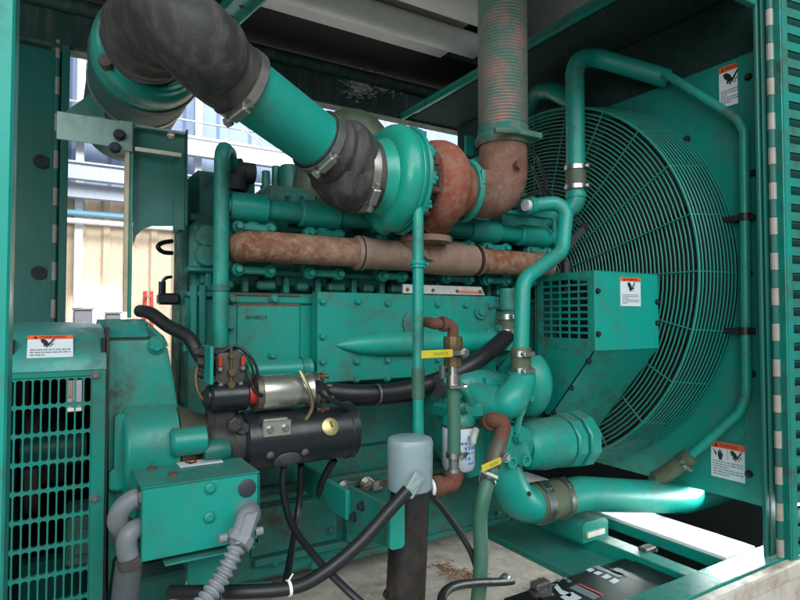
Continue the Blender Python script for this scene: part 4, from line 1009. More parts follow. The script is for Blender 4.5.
# thermostat bypass pipe (S shaped)
Y4 = 1.72; r = 7.1*mp(P(560,240,Y4))
pts = [P(531,206,Y4+.05), P(548,203,Y4+.01), P(566,208,Y4-.02), P(562,252,Y4-.05), P(526,284,Y4-.08), P(519,305,Y4-.09), P(521,350,Y4-.10)]
t = pipe('bypass_pipe', 'S-bent green pipe coming down in front of the manifold to the water pump', [pts[0], pts[2]+V((.01,0,.03)), pts[3], P(523,280,Y4-.08), pts[6]], r, .085, n=22)
m = M(); m.lathe(pts[0]-X_*.015, X_, [(0,r),(.0,r+.006),(.02,r+.008),(.035,r+.003)], 24); m.build('pipe_collar', GP, t)
m = M(); m.cyl(pts[0]-X_*.035, pts[0]-X_*.01, r*.8, n=20); m.build('bright_ferrule', plain('bright_ferrule_metal', (.6,.62,.6), .4, 0, .1), t)
h0 = P(521,347,Y4-.10); h1 = P(520.5,376,Y4-.10); h1.x = h0.x; h1.y = h0.y; hose(t, h0, h1, r+.007, fr=(.22,.8), scr=V((-.1,-1,0)))
# short sleeve to its left behind
t = thing('short_hose', 'short olive hose with two clamps half hidden behind the S-bent pipe', 'hose')
q0, q1 = P(508,312,1.86), P(508,336,1.86); q1.x = q0.x; q1.y = q0.y; hose(t, q0, q1, .042, fr=(.2,.82), scr=V((0,-1,0)))
m = M(); m.cyl(q0+Z_*.01, q0+Z_*.10, .036, n=18); m.build('upper_stub', GP, t)
m = M(); m.cyl(q1-Z_*.06, q1-Z_*.0, .036, n=18); m.build('lower_stub', GP, t)
# lower big coolant pipe
Y5 = 1.72; pb = P(600,489,Y5); r = 16.5*mp(pb)
zz5 = P(600,489,Y5).z
lp2 = [P(500,425,Y5+.02), P(502,470,Y5), V((P(520,489,Y5).x, Y5, zz5)), V((P(580,489,Y5).x,Y5,zz5)), PX(684,498,2.62), PX(684,498,2.62)+V((.35,.0,0))]
t = pipe('lower_coolant_pipe', 'thickest green pipe sweeping from the water pump low across to the radiator foot', lp2, r, .19, GC, n=36)
ha = V((P(533,489,Y5).x,Y5,zz5)); hb_ = V((P(564,489,Y5).x,Y5,zz5)); hose(t, ha, hb_, r+.006, fr=(.14,.24,.84), scr=V((0,-.5,1)))
m = M(); q = P(529,494,Y5-r); m.cyl(q+Y_*.02, q-Y_*.004, .009, n=8); m.build('pipe_screw', DARK, t)
# small thin tube (horizontal) and far odds behind it
t = thing('injector_tube', 'thin flat green rail above the right half of the coolant manifold', 'rail')
z = P(520,214,1.85).z; m = M(); m.box(P(470,214,1.85).x, P(548,214,1.85).x, 1.83, 1.87, z-.008, z+.008, .003); m.tube([V((P(546,214,1.85).x,1.85,z)), V((P(553,214,1.85).x,1.85,z-.004)), V((P(556,220,1.85).x,1.86,z-.06))], .010, n=8, sm=True); m.build('rail_bar', G, t)
# green parts right of turbo on top
t = thing('thermostat_housing', 'green casting block behind the S-bent pipe at the top front of the engine', 'housing')
m = M(); a = P(505,205,2.0); b = P(560,245,2.0); m.box(a.x, b.x, 2.0, 2.4, b.z-.02, a.z-.01, .02); m.cyl(P(525,212,1.98), P(525,208,1.98)+Z_*.05, .05, n=20); m.build('casting', GB, t)
bolts(t, [P(px,py,1.995) for px,py in ((561,228),(561,238),(551,225),(552,240))], r=.014, mat=GB)
t = thing('turbo_bracket', 'small upright green plate just right of the turbine housing', 'bracket')
m = M(); a = P(474,158,1.95); b = P(482,176,1.95); m.box(a.x, b.x, 1.95, 1.96, b.z, a.z, .003); m.box(a.x, a.x+.012, 1.96, 2.1, b.z, a.z, .003); m.build('plate', GC, t)
m = M(); a = P(466,135,2.6); b = P(474,155,2.6); m.box(a.x, b.x, 2.6, 2.62, b.z, a.z, .003); m.build('back_plate', GP, t)
# compressor outlet hump behind intake boot
t = thing('charge_air_elbow', 'dusty olive green dome of pipe rising behind the rubber boot', 'pipe')
q = P(354,128,2.1); m = M(); m.tube([q+V((-.16,.1,-.30)), q+V((-.11,.05,-.08)), q+V((-.02,0,.0)), q+V((.07,-.03,-.06)), q+V((.10,-.06,-.3))], .075, n=24, sm=True); m.build('elbow_shell', paint('olive_casting', (.07,.105,.06), .6, rough=.5, dust=.5), t)

# ================================================================ WATER PUMP and drive
wp = thing('water_pump', 'round green water pump volute with its elbow below the S-bent pipe', 'pump')
Y6 = 1.72; c = P(526,386,Y6); zc6 = c.z; rp = 40*mp(c)
m = M(); volute(m, V((c.x+.05,Y6+.07,zc6)), rp*.35, rp*.98, .075, .05, ph=2.2, grow=.25); m.lathe(V((c.x+.0,Y6+.07,zc6)), X_, [(-.02,rp*.3),(.01,rp*.5),(.03,rp*.55),(.08,rp*.5),(.11,rp*.3)], 30); m.build('volute', GP, wp)
m = M(); e_ = P(521,375,Y4-.10)
m.tube([V((h0.x,h0.y,h1.z+.02)), V((h0.x,h0.y,h1.z-.02)), P(512,398,1.60), P(500,404,1.64), P(474,400,1.74)], (r*.0+.050,.072), n=26, sm=True); m.build('inlet_elbow', GC, wp)
m = M(); a = P(500,395,1.68); m.prism([P(x,y,1.70) for x,y in ((486,378),(500,380),(505,410),(520,428),(514,436),(495,425),(488,405))], V((0,.05,0))); m.build('elbow_flange', G, wp, bev=.008)
m = M(); m.tube([P(447,398,1.80), P(462,386,1.78), P(482,386,1.78), P(500,392,1.76)], (.055,.075), n=22, sm=True); m.lathe(P(446,392,1.82), V((0,-1,0)), [(0,.075),(.05,.07),(.06,.05)], 28); m.build('bypass_casting', G, wp)
m = M(); m.prism([P(x,y,1.74) for x,y in ((445,380),(470,378),(490,372),(505,384),(500,470),(470,480),(446,440))], V((0,.16,0))); m.build('pump_body', G, wp, bev=.02)
bolts(wp, [P(501,385,1.695), P(518,438,1.62), P(531,391,1.62), P(447,413,1.73), P(529,398,1.60)], r=.016, mat=G)
m = M(); 
m.tube([P(529,388,1.64), P(523,408,1.62), P(519,418,1.62), P(516,432,1.63)], .014, n=10, sm=True); m.build('rib', G, wp)
ad = thing('accessory_drive', 'green ribbed barrel casting with bolted lugs beneath the belt guard', 'drive housing')
Y7 = 1.70; zc7 = P(560,441,Y7).z; xa_ = lambda px: P(px,441,Y7).x
m = M(); m.lathe(V((xa_(522),Y7,zc7)), X_, [(0,.07),(.02,.09),(xa_(540)-xa_(522),.102),(xa_(558)-xa_(522),.102),(xa_(559)-xa_(522),.09),(xa_(562)-xa_(522),.09)], 40)
m.build('barrel', GP, ad)
for (p0, p1, rr_) in ((560,569,.112),(571,581,.118)):
    m = M(); m.lathe(V((xa_(p0),Y7,zc7)), X_, [(0,rr_-.006),(.006,rr_),(xa_(p1)-xa_(p0)-.006,rr_),(xa_(p1)-xa_(p0),rr_-.008)], 10); m.build('end_flange', G, ad)
m = M(); m.lathe(V((xa_(581),Y7,zc7)), X_, [(0,.09),(.03,.08)], 24); m.build('end_cap', GB, ad)
m = M(); lug = [(500,440),(506,428),(519,424),(531,430),(535,444),(530,462),(522,468),(514,460),(508,462),(503,458)]
m.prism([P(x,y,1.63) for x,y in lug], V((0,.06,0))); lgp = m.build('lug_plate', G, ad, bev=.008)
for (x, y) in ((512,462),(526,460),(519,438),(505,441)):
    m = M(); q = P(x,y,1.63); m.lathe(q+Y_*.01, V((0,-1,0)), [(0,.024),(.016,.024),(.016,.012),(.008,.011)], 18); m.build('lug_boss', GP, lgp)
m = M(); m.box(xa_(500), xa_(560), 1.82, 1.95, zc7-.14, zc7+.12, .02); m.build('backing', GB, ad)

# ================================================================ BELT GUARD
bg = thing('belt_guard', 'green sheet metal belt guard with slotted side and sloping underside in front of the fan', 'guard')
Yn, Xn = 1.60, P(594,271,1.60).x; Xf_ = P(657,273,1.60).x; Yr = PX(537,277,Xn).y
zt3 = P(594,271,Yn).z; zm3 = P(594,351,Yn).z; zb3 = PX(551,415,Xn).z; Yb3 = PX(551,415,Xn).y; zlo = zb3-.0; Ye3 = 1.93; ze3 = zm3+(zb3-zm3)*(Ye3-Yn)/(Yb3-Yn)
qs = lambda a, b, d: V((Xn-d, Yr-a, zt3-b))      # left face, a towards the camera
wl = Yr-Yn; hl = zt3-zm3
ga0, ga1 = (PX(542,280,Xn).y), (PX(588,280,Xn).y); a0 = Yr-ga0; a1 = Yr-ga1; b0 = zt3-PX(565,279,Xn).z; b1 = zt3-PX(565,339,Xn).z
m = M(); th = .005
m.box(Xn, Xn+th, Yn, Yn+(wl-a1), zm3, zt3, .001); m.box(Xn, Xn+th, Yr-a0, Yr, zm3, zt3, .001)
m.box(Xn, Xn+th, Yr-a1, Yr-a0, zt3-b0, zt3, .001); m.box(Xn, Xn+th, Yr-a1, Yr-a0, zm3, zt3-b1, .001)
slot_grid(m, lambda a, b, d: qs(a, b, d), a0, b0, 5, 9, (a1-a0)/5, (b1-b0)/9, (a1-a0)/5*.86, (b1-b0)/9*.68, .002, th)
ylo = PX(548,346,Xn).y
m.prism([V((Xn,Yn,zm3)), V((Xn,Yr,zm3)), V((Xn,Yr-.0,zm3-.05)), V((Xn,ylo+.02,zlo)), V((Xn,Yb3,zlo))], V((th,0,0)))
m.build('left_face', G, bg)
m = M(); m.box(Xn, Xf_, Yn-.004, Yn, zm3, zt3, .001); bff = m.build('front_face', GC, bg)
m = M(); m.prism([V((Xn,Yn,zm3)), V((Xf_,Yn,zm3)), V((Xf_,Ye3,ze3)), V((Xn+.08,Ye3,ze3)), V((Xn,Yb3,zlo))], V((0,.004,.003))); m.build('sloping_face', G, bg)
m = M(); m.box(Xn, Xf_, Yn, Yr, zt3, zt3+.004, .001); m.prism([V((Xf_,Yn,zt3)), V((Xf_,Yr+.02,zt3)), V((Xf_,Yr+.02,ze3)), V((Xf_,Ye3,ze3)), V((Xf_,Yn,zm3))], V((-.004,0,0))); m.box(Xn+.01, Xf_-.005, Yr+.02, Yr+.024, ze3, zt3, .001); m.build('back_shell', GD, bg)
m = M(); m.cyl(V((Xn+.12,1.80,zt3-.24)), V((Xf_-.08,1.80,zt3-.24)), .12, n=24); m.build('pulley', DARK, bg)
bolts(bg, [V((Xn+.014, Yn-.004, P(597,y,Yn).z)) for y in (291,334)]+[V((Xf_-.012, Yn-.004, P(655,y,Yn).z)) for y in (302,323)], r=.010, mat=DARK)
bolts(bg, [PX(589,361,Xn), PX(571.5,388,Xn), PX(554,413,Xn)], V((-1,0,0)), .010, DARK)
A = P(620,277,Yn-.004); B = P(640,277,Yn-.004); C = P(620,306,Yn-.004)
warn_label(bff, A, X_, V((0,0,-1)), B.x-A.x, A.z-C.z, 'tall', 9)
# dark gap plate left of guard
# ================================================================ FILTER
of = thing('oil_filter', 'white canister filter with blue print hanging under a green filter head', 'filter')
Y8 = 1.66; c = P(458.5,440,Y8); r = 16.3*mp(c); zt8 = P(458,426,Y8).z; zb8 = P(458,470,Y8).z
m = M(); m.lathe(V((c.x,Y8,zb8)), Z_, [(0,r*.72),(.006,r*.9),(.02,r),(zt8-zb8-.008,r),(zt8-zb8,r*.97)], 40, 0)
rr = random.Random(8)
for a_ in range(-70, 71, 14):
    for k in range(6):
        if rr.random() < .35: continue
        an = R_(a_-59); d = V((math.cos(an), math.sin(an), 0)); tdir = V((-d.y, d.x, 0)); z = zb8+.03+k*(zt8-zb8-.05)/6
        m.obox(V((c.x,Y8,z+.004))+d*(r+.0004), tdir, d, Z_, rr.uniform(.003,.0065), .0005, rr.uniform(.003,.007), .0002, 1)
m.build('canister', [plain('filter_white', (.60,.68,.76), .4, 0, .08, .02), LB], of)
m = M(); m.lathe(V((c.x,Y8,zt8-.002)), Z_, [(0,r*.97),(.003,r*1.02),(.01,r*1.0)], 36); m.build('rim', BRASS, of)
m = M(); m.lathe(V((c.x,Y8,zt8+.008)), Z_, [(0,r*1.03),(.012,r*1.05),(.03,r*.9),(.05,r*.7),(.075,r*.6)], 32); m.box(c.x-.04, c.x+.11, Y8-.02, Y8+.12, zt8+.02, zt8+.075, .012); m.tube([V((c.x+.06,Y8,zt8+.06)), V((c.x+.02,Y8-.01,zt8+.13)), V((c.x-.03,Y8+.04,zt8+.16))], .018, n=12, sm=True); m.build('filter_head', G, of)
m = M(); q = P(471,434,Y8-r); m.tube([q+V((.015,-.01,.016)), q+V((-.01,-.025,-.01)), q+V((-.012,-.025,-.025))], .012, n=10, sm=True); m.build('drain_cock', plain('cream_plastic', (.55,.53,.48), .5), of)
bolts(of, [P(466,409,1.60)], r=.013, mat=G)

# ================================================================ FRONT DRAIN LINE 1 (rust elbow, yellow lever, hose)
def lever(parent, piv, tip, w, txt=None, slip=.3):
    d = unit(tip-piv); up = unit(Z_ - d*Z_.dot(d)); n = unit(d.cross(up)); n = n if n.y < 0 else -n
    L = (tip-piv).length; m = M()
    m.obox(piv+d*L*slip*.5+n*.012, d, n, up, L*slip*.5+.006, .0016, w*.35, .001, 0); m.lathe(piv, n, [(0,.010),(.014,.010)], 6, 0); m.lathe(piv+n*.010, n, [(0,.016),(.004,.016)], 18, 0); m.lathe(piv+n*.014, n, [(0,.012),(.008,.012)], 6, 0)
    m.build('lever_arm', STEEL, parent)
    m = M(); c = piv+d*L*(slip+1)/2+n*.012; m.obox(c, d, n, up, L*(1-slip)/2, .004, w*.5, .004, 0)
    if txt:
        x_ax = -d if d.x < 0 else d; q = lambda a, b, dd: c + x_ax*a - up*b + n*dd
        put_text(m, txt, q, -L*.12, -w*.24, L*.36, w*.45, .0046, 1)
    m.build('lever_sleeve', [YEL, flat('sleeve_ink', (.2,.16,.02), .6)], parent)
dv = thing('drain_valve', 'brass ball valve with level yellow lever under a rusty pipe elbow', 'valve', 'ball valves with yellow levers')
Y9 = 1.50
ze = P(440,324,Y9).z; xv = P(453,340,Y9).x
pt = [P(424,322,1.86), V((P(432,322,Y9+.03).x,Y9+.06,ze)), V((xv,Y9,ze)), V((xv,Y9,P(453,340,Y9).z))]
m = M(); m.tube([P(427,322,Y9+.14), V((P(437,322,Y9).x,Y9+.01,ze)), V((xv,Y9,ze)), V((xv,Y9,P(453,339,Y9).z))], .0185, n=20, bend=.03); m.lathe(V((P(441,322,Y9).x,Y9,ze)), X_, [(0,.019),(.0,.025),(.016,.025),(.016,.019)], 20, caps=False); m.build('rusty_elbow', R4, dv)
vz = lambda py: P(453,py,Y9).z
m = M(); m.lathe(V((xv,Y9,vz(366))), Z_, [(0,.022),(0,.030),(.03,.030),(.034,.024),(.055,.03),(.075,.032),(.095,.03),(vz(339)-vz(366)-.03,.024),(vz(339)-vz(366)-.026,.029),(vz(337)-vz(366),.029)], 10); m.build('valve_body', BRASS, dv)
lever(dv, V((xv+.012,Y9-.032,vz(352))), P(419,354.5,Y9-.055), .024, 'WAYA')
m = M(); m.cyl(V((xv,Y9,vz(392))), V((xv,Y9,vz(366))), .0165, n=18); m.lathe(V((xv,Y9,vz(384))), Z_, [(0,.017),(0,.023),(.03,.023),(.03,.017)], 20, caps=False); clamp(m, V((xv,Y9,vz(386))), Z_, .021, .014, 0); m.build('nipple', STEEL, dv)
dh = thing('drain_hose', 'green painted hose hanging straight down from the brass valve in front of the white filter', 'hose', 'painted hoses of the drain lines')
m = M(); m.tube([V((xv,Y9,vz(383))), V((xv+.003,Y9,vz(420))), V((xv+.002,Y9,vz(456)))], .0215, n=18, sm=True); m.build('hose_run', GHOSE, dh)
m = M(); clamp(m, V((xv+.002,Y9,vz(455))), Z_, .0215, .018, 0, V((.7,-1,0))); m.build('hose_clamp', STEEL, dh)
m = M(); m.cyl(V((xv+.002,Y9,vz(470))), V((xv+.002,Y9,vz(456))), .017, n=16); m.lathe(V((xv+.002,Y9,vz(478))), Z_, [(0,.026),(.012,.026),(.016,.022),(.03,.02)], 20); m.build('end_nipple', GALV, dh)

# ================================================================ GREY CANISTER ON BLACK PIPE
br_ = thing('breather_canister', 'pale grey canister seated on a grimy black standpipe in front of the engine', 'canister')
YQ = 1.5; c = P(410,440,YQ); r = 23*mp(c); zt9 = P(409,440,YQ-.0).z; zq0 = P(409,489,YQ).z
m = M(); m.lathe(V((c.x,YQ,zq0)), Z_, [(0,r*.9),(.004,r*.95),(.02,r*.97),(zt9-zq0-.012,r),(zt9-zq0-.003,r*.99),(zt9-zq0+.006,r*.93),(zt9-zq0+.010,r*.8)], 48); m.build('canister_shell', GREY, br_)
rq = 19.5*mp(P(405,540,YQ)); xb_ = P(403,540,YQ).x
m = M(); m.tube([V((c.x,YQ,zq0+.02)), V((c.x-.004,YQ,zq0-.1)), V((xb_,YQ,-.995))], (rq,rq*1.02), n=36, sm=True); m.torus(V((xb_+.002,YQ,P(400,595,YQ).z)), Z_, rq, .004, 36, 6); m.build('standpipe', paint('grimy_black', (.010,.010,.011), .6, grimec=(.10,.06,.035), rough=.45, dust=.3, dustc=(.05,.045,.04), bmp=.2), br_)
m = M(); q = P(413,485,YQ-r-.01); m.obox(q, unit(V((.8,0,1))), Y_, unit(V((-1,0,.8))), .036, .010, .020, .004); m.obox(q+V((.0,-.008,.0)), unit(V((.9,0,.5))), Y_, unit(V((-.5,0,.9))), .022, .006, .008, .003); m.cyl(q+V((-.02,0,-.01)), q+V((-.045,0,-.025)), .008, n=8); m.build('spring_clip', plain('dusty_green_clip', (.28,.36,.34), .5, 0, .2), br_)
m = M(); zf_ = P(440,486,YQ).z; x3 = P(457,486,Y9).x
m.tube([V((c.x+r*.5,YQ+.02,zf_)), V((P(437,486,YQ).x,YQ+.0,zf_)), V((xv+.002,Y9,zf_)), V((xv+.002,Y9,vz(474)))], .027, n=20, bend=.035); m.lathe(V((P(432,486,YQ).x,YQ,zf_)), X_, [(0,.034),(.03,.034),(.035,.028)], 20); m.lathe(V((xv+.002,Y9,vz(479))), Z_, [(0,.030),(.02,.031),(.022,.026)], 20); m.build('rusty_elbow', R4, br_)
m = M(); m.lathe(V((P(429,486,YQ).x,YQ+.005,zf_)), X_, [(0,.024),(0,.03),(.014,.03),(.014,.024)], 20, caps=False); m.build('white_ring', WHITE, br_)
# green bracket in front of the engine
gb = thing('support_bracket', 'green channel bracket sticking out from the oil pan beside the black standpipe', 'bracket')
a = P(392,495,1.50); b = P(408,550,1.50); YG = 1.34
m = M(); zt_ = P(395,503,YG).z; zb_ = P(395,550,YG).z; xg0, xg1 = P(390,520,YG).x, P(405,520,YG).x
m.prism([V((x,YG,z)) for i, (x, z) in enumerate(rpoly(xg0, xg1, zb_, zt_, .012))], V((0,.02,0))); m.build('end_plate', GC, gb, bev=.003)
m = M(); m.prism([V((xg0,YG+.02,zt_-.01)), V((xg0,1.60,zt_-.015)), V((xg0,1.60,zb_-.035)), V((xg0,YG+.02,zb_+.005))], V((.01,0,0))); m.build('web_plate', GB, gb)
bolts(gb, [V((xg0, 1.50, zt_-.05)), V((xg0,1.55,zb_+.03))], V((-1,0,0)), .012, DARK)
m = M(); m.obox(V((xg0-.006,1.78,zt_-.07)), X_, Y_, Z_, .008, .20, .045, .006); m.build('top_boss', G, gb)

# ================================================================ DRAIN LINE 2
dv = thing('drain_valve', 'small ball valve with tilted yellow lever below a dark rusty elbow', 'valve', 'ball valves with yellow levers')
Ya2 = 1.50
m = M(); m.tube([P(487,422,1.62), P(492,420,Ya2+.03), P(503,424,Ya2), P(500,443,Ya2)], .026, n=20, sm=True); m.lathe(P(489,422,Ya2+.06), unit(P(494,420,Ya2+.03)-P(485,423,1.62)), [(0,.03),(.03,.031),(.032,.026)], 20); m.build('rusty_elbow', R4, dv)
a = P(500,440,Ya2); b = P(489,476,Ya2-.05); d = unit(b-a)
m = M(); m.lathe(a, d, [(0,.024),(.01,.028),(.05,.03),(.06,.026),(.10,.026),((b-a).length*.72,.022),((b-a).length,.020)], 14); m.build('valve_body', plain('weathered_bronze', (.14,.125,.10), .55, .4, .4), dv)
lever(dv, P(503,457,Ya2-.05), P(479,468,Ya2-.08), .022, 'WAYA', .25)
dh = thing('drain_hose', 'long green painted hose falling from the tilted yellow lever valve to the deck', 'hose', 'painted hoses of the drain lines')
m = M(); m.tube([b-d*.03, P(484,495,Ya2-.06), P(480,520,Ya2-.05), P(481,560,Ya2-.05), P(477,612,Ya2-.05)], .0235, n=18, sm=True); m.build('hose_run', GHOSE, dh)
m = M(); clamp(m, b+d*.015, d, .0245, .016, 0, V((-.8,-1,0))); m.build('hose_clamp', STEEL, dh)

# ================================================================ BLACK HOSES & CABLES
def cable(name, label, pts, r, mat=BLK, group='black cables and hoses around the engine', cat='cable', n=14, ends=None):
    if ends:
        t = thing(name, label, cat, group); m = M(); m.tube(pts, r, n=n, sm=True); m.build('cable_run', mat, t)
        m = M()
        for (q, dd, rr_) in ends: m.lathe(q, dd, [(0,rr_*.8),(.004,rr_),(.03,rr_),(.034,rr_*.8)], 12)
        m.build('cable_end', GALV, t); return t
    m = M(); m.tube(pts, r, n=n, sm=True); return m.build(name, mat, label=label, cat=cat, group=group)
t = thing('fuel_hose', 'thick black hose rising in a curve below the large engine side cover', 'hose')
m = M(); m.tube([P(322,391,1.90), P(360,394,1.86), P(400,391,1.83), P(440,380,1.80), P(475,362,1.78), P(505,338,1.84), P(520,322,1.95)], .034, n=20, sm=True); m.build('hose_run', BLK, t)
for px, py in ((377,394),(470,366)):
    m = M(); a_ = P(px,py,1.83 if px < 400 else 1.785); dd = X_ if px < 400 else unit(V((.8,0,.5))); m.lathe(a_-dd*.004, dd, [(0,.034),(0,.037),(.008,.037),(.008,.034)], 20, caps=False); m.build('tie', GALV, t)
m = M(); a_ = P(442,386,1.76); m.lathe(a_-X_*.02, X_, [(0,.038),(0,.043),(.05,.043),(.05,.038)], 20); m.cyl(a_+V((-.02,-.03,.03)), a_+V((-.02,-.03,.08)), .012, n=8); m.build('hose_tee', GALV, t)
cable('fuel_hose', 'thinner black hose sagging just below the thick curved one under the side cover', [P(328,402,1.93), P(370,402,1.90), P(420,397,1.90), P(455,392,1.90), P(480,385,1.9)], .014, cat='hose')
cable('battery_lead', 'thick black hose sloping from alternator top to the contactor', [P(140,311,1.92), P(150,313,1.86), P(168,326,1.80), P(188,337,1.74), P(197,351,1.71), P(203,360,1.70)], .0195)
cable('battery_lead', 'black cable swooping from starter underside to the deck at bottom centre', [P(284,465,1.66), P(283,490,1.60), P(292,525,1.50), P(318,560,1.35), P(345,588,1.26), P(372,612,1.2)], .0095)
cable('battery_lead', 'black cable hanging nearly straight down from the starter right of its twin', [P(301,465,1.70), P(300,495,1.75), P(296,525,1.72), P(290,560,1.60), P(285,588,1.45)], .0105)
cable('battery_lead', 'short black cable curling from the starter end up to the two silver bolt lugs', [P(334,460,1.70), P(324,478,1.74), P(320,492,1.78), P(325,501,1.82), P(335,497,1.86)], .0125, ends=[(P(335,494,1.88), unit(V((1,0,.35))), .019)])
t = thing('earth_strap', 'rusty strap with two silver bolts on the side of the oil pan', 'strap')
m = M(); m.cyl(P(352,492,1.93), P(378,484,1.93), .005, n=8); m.cyl(P(378,484,1.93), P(388,484,1.9), .008, n=8); m.build('strap_bar', R4, t)
for (x, y) in ((344,487),(366,483)):
    m = M(); q = P(x,y,1.95); m.hexb(q, V((0,-1,0)), .021, .016); m.build('bolt', STEEL, t)
m = M(); q = P(376,484,1.94); m.box(q.x-.02, q.x+.02, 1.92, 1.95, q.z-.02, q.z+.02, .004); m.build('lug', STEEL, t)
t = cable('loom_conduit', 'thickest black loom curving from behind the conduit up to the grey canister clip', [P(170,592,1.52), P(225,592,1.42), P(290,588,1.34), P(325,572,1.30), P(360,543,1.28), P(388,512,1.27), P(408,490,1.26)], .0165, n=18, ends=None)
m = M(); m.tube([P(222,592,1.425), P(250,591,1.40), P(270,590,1.37)], .0180, n=18, sm=True); m.build('loom_sleeve', GP, label='green painted sleeve around the thick black loom at bottom left', cat='sleeve')
t = thing('cable_tie', 'pale plastic tie around the thick black loom just right of its green sleeve', 'cable tie')
m = M(); a_ = P(289,588,1.34); m.lathe(a_-X_*.004, X_+Z_*.05, [(0,.0165),(0,.0195),(.007,.0195),(.007,.0165)], 20, caps=False); m.build('tie_band', WHITE, t)
m = M(); m.cyl(a_+Z_*.019, a_+Z_*.032+X_*.010, .002, n=6); m.build('tie_tail', WHITE, t)
cable('battery_lead', 'black cable slanting from the rusty elbow by the grey canister to the deck', [P(426,492,1.48), P(440,505,1.50), P(458,530,1.50), P(470,550,1.48), P(476,566,1.47)], .0105)
t = cable('battery_lead', 'black cable looping on the deck to the battery corner terminal', [P(447,612,1.18), P(442,598,1.22), P(452,587,1.30), P(475,583,1.37), P(500,582,1.43), P(512,581,1.49)], .0125, ends=[(P(503,581.5,1.46), unit(V((.85,.5,0))), .017)])
for i, (lb, pts) in enumerate((('black wire rising behind the ribbed bellows to the pipe clamp, left strand', [(520,150,2.0),(530,165,2.05),(540,185,2.0),(543,200,1.95),(533,204,1.9),(512,208,1.88)]),
    ('black wire behind the exhaust elbow bundled to the coolant hose, right strand', [(527,145,2.05),(538,160,2.05),(545,178,2.0),(548,195,1.96),(560,200,1.9),(572,222,1.86)]),
    ('black wire lying along the top of the coolant manifold right of the turbo', [(498,204,1.9),(512,200,1.88),(528,196,1.88),(545,190,1.92),(553,196,1.92)]),
    ('black wire running down behind the S-bent pipe toward the belt guard', [(575,218,1.95),(582,228,1.9),(572,240,1.86),(566,256,1.86),(568,275,1.86)]))):
    cable('engine_wire', lb, [P(*q) for q in pts], .0085 if i < 2 else .006, group='black wires near the coolant hose', cat='wire', n=8)
t = thing('wire_connector', 'dark grey slanted connector plug on the wires behind the S-bent pipe', 'connector')
m = M(); a, b = P(567,247,1.84), P(584,228,1.86); m.obox((a+b)/2, unit(b-a), unit((b-a).cross(Y_)), Y_, (b-a).length*.5, .016, .014, .004); m.build('plug_body', plain('charcoal_plastic', (.04,.045,.045), .5), t)
m = M(); m.obox(b, unit(b-a), unit((b-a).cross(Y_)), Y_, .02, .02, .018, .004); m.build('plug_collar', BLK, t)
m = M(); q = P(566,262,1.87); m.cyl(q, q-Z_*.14, .028, n=14); m.build('conduit_tail', BLK, t)

# ================================================================ JUNCTION BOX
jb = thing('junction_box', 'green steel junction box with warning strip on its lid below the starter motor', 'junction box')
Y0 = 1.45; xa, xb2 = P(142,520,Y0).x, P(258,520,Y0).x; za = P(200,481,Y0).z; zb = P(200,551,Y0).z
m = M(); m.box(xa, xb2, Y0, Y0+.215, zb, za, .0025); m.build('box_shell', GC, jb)
m = M(); m.box(xa-.003, xb2+.003, Y0-.003, Y0+.218, za, za+.003, .001); jl = m.build('lid', G, jb)
m = M(); m.box(xb2, xb2+.004, Y0-.002, Y0+.218, zb-.012, za-.003, .001); m.build('side_cover', GH, jb)
m = M(); m.box(xa+.05, xb2-.01, Y0-.006, Y0+.20, zb-.018, zb-.013, .001); m.box(P(188,570,Y0+.12).x, P(226,570,Y0+.12).x, Y0+.12, Y0+.13, -1.0, zb-.019, .002); m.build('mounting_foot', GP, jb)
for (x, y, nm, mt) in ((152,469,'lid_screw',R4),(173,475,'lid_screw',R4)):
    q = PZ(x, y, za+.003); m = M(); m.lathe(q, Z_, [(0,.012),(.006,.010),(.007,.004)], 14); m.build(nm, mt, jb)
for (x, y) in ((210,488),(209,517)):
    q = P(x, y, Y0); m = M(); m.lathe(q, V((0,-1,0)), [(0,.014),(.006,.013),(.010,.008)], 18); m.build('cover_screw', GP, jb)
q = P(247,488,Y0); m = M(); m.lathe(q, V((0,-1,0)), [(0,.0225),(.003,.0225),(.004,.021)], 32); m.build('knockout_plug', plain('charcoal_disc', (.03,.04,.05), .45, 0, .1, .02), jb)
A = PZ(176,463,za+.004); B = PZ(220,459.5,za+.004); C = PZ(182,466.5,za+.004)
warn_label(jl, A, X_, V((0,-1,0)), B.x-A.x, .058, 'strip', 12)
# flexible conduit at its front
cd = thing('flexible_conduit', 'light grey ribbed conduit with angled fitting leaving the junction box front', 'conduit')
f0 = P(247,511,Y0-.004); f1 = P(247,520,Y0-.06); f2 = P(241,538,Y0-.07)
m = M(); m.tube([f0+Y_*.02, f0-Y_*.025, f1, f2], (.028,.026), n=24, sm=True); m.obox((f1+f2)/2+V((0,-.022,.01)), unit(f2-f1), X_, Y_, .035, .016, .008, .006); m.build('angled_fitting', CONG, cd)
m = M(); d = unit(P(228,560,Y0-.09)-f2); m.lathe(f2-d*.006, d, [(0,.026),(.0,.034),(.022,.034),(.024,.028)], 10); m.cyl(f2+V((-.034,0,.008)), f2+V((-.052,0,.008)), .010, n=10); m.cyl(f2+V((.034,0,.008)), f2+V((.052,0,.008)), .010, n=10); m.build('gland_nut', CONG, cd)
m = M(); m.tube(smooth_path([f2+d*.01, P(233,556,Y0-.09), P(220,580,Y0-.10), P(201,606,Y0-.13), P(185,625,Y0-.16)], 10), .02, n=20, step=.0022, rf=lambda s, L: .0185+.0042*math.sin(2*math.pi*s/.0165)); m.build('ribbed_hose', CONG, cd, ang=80)
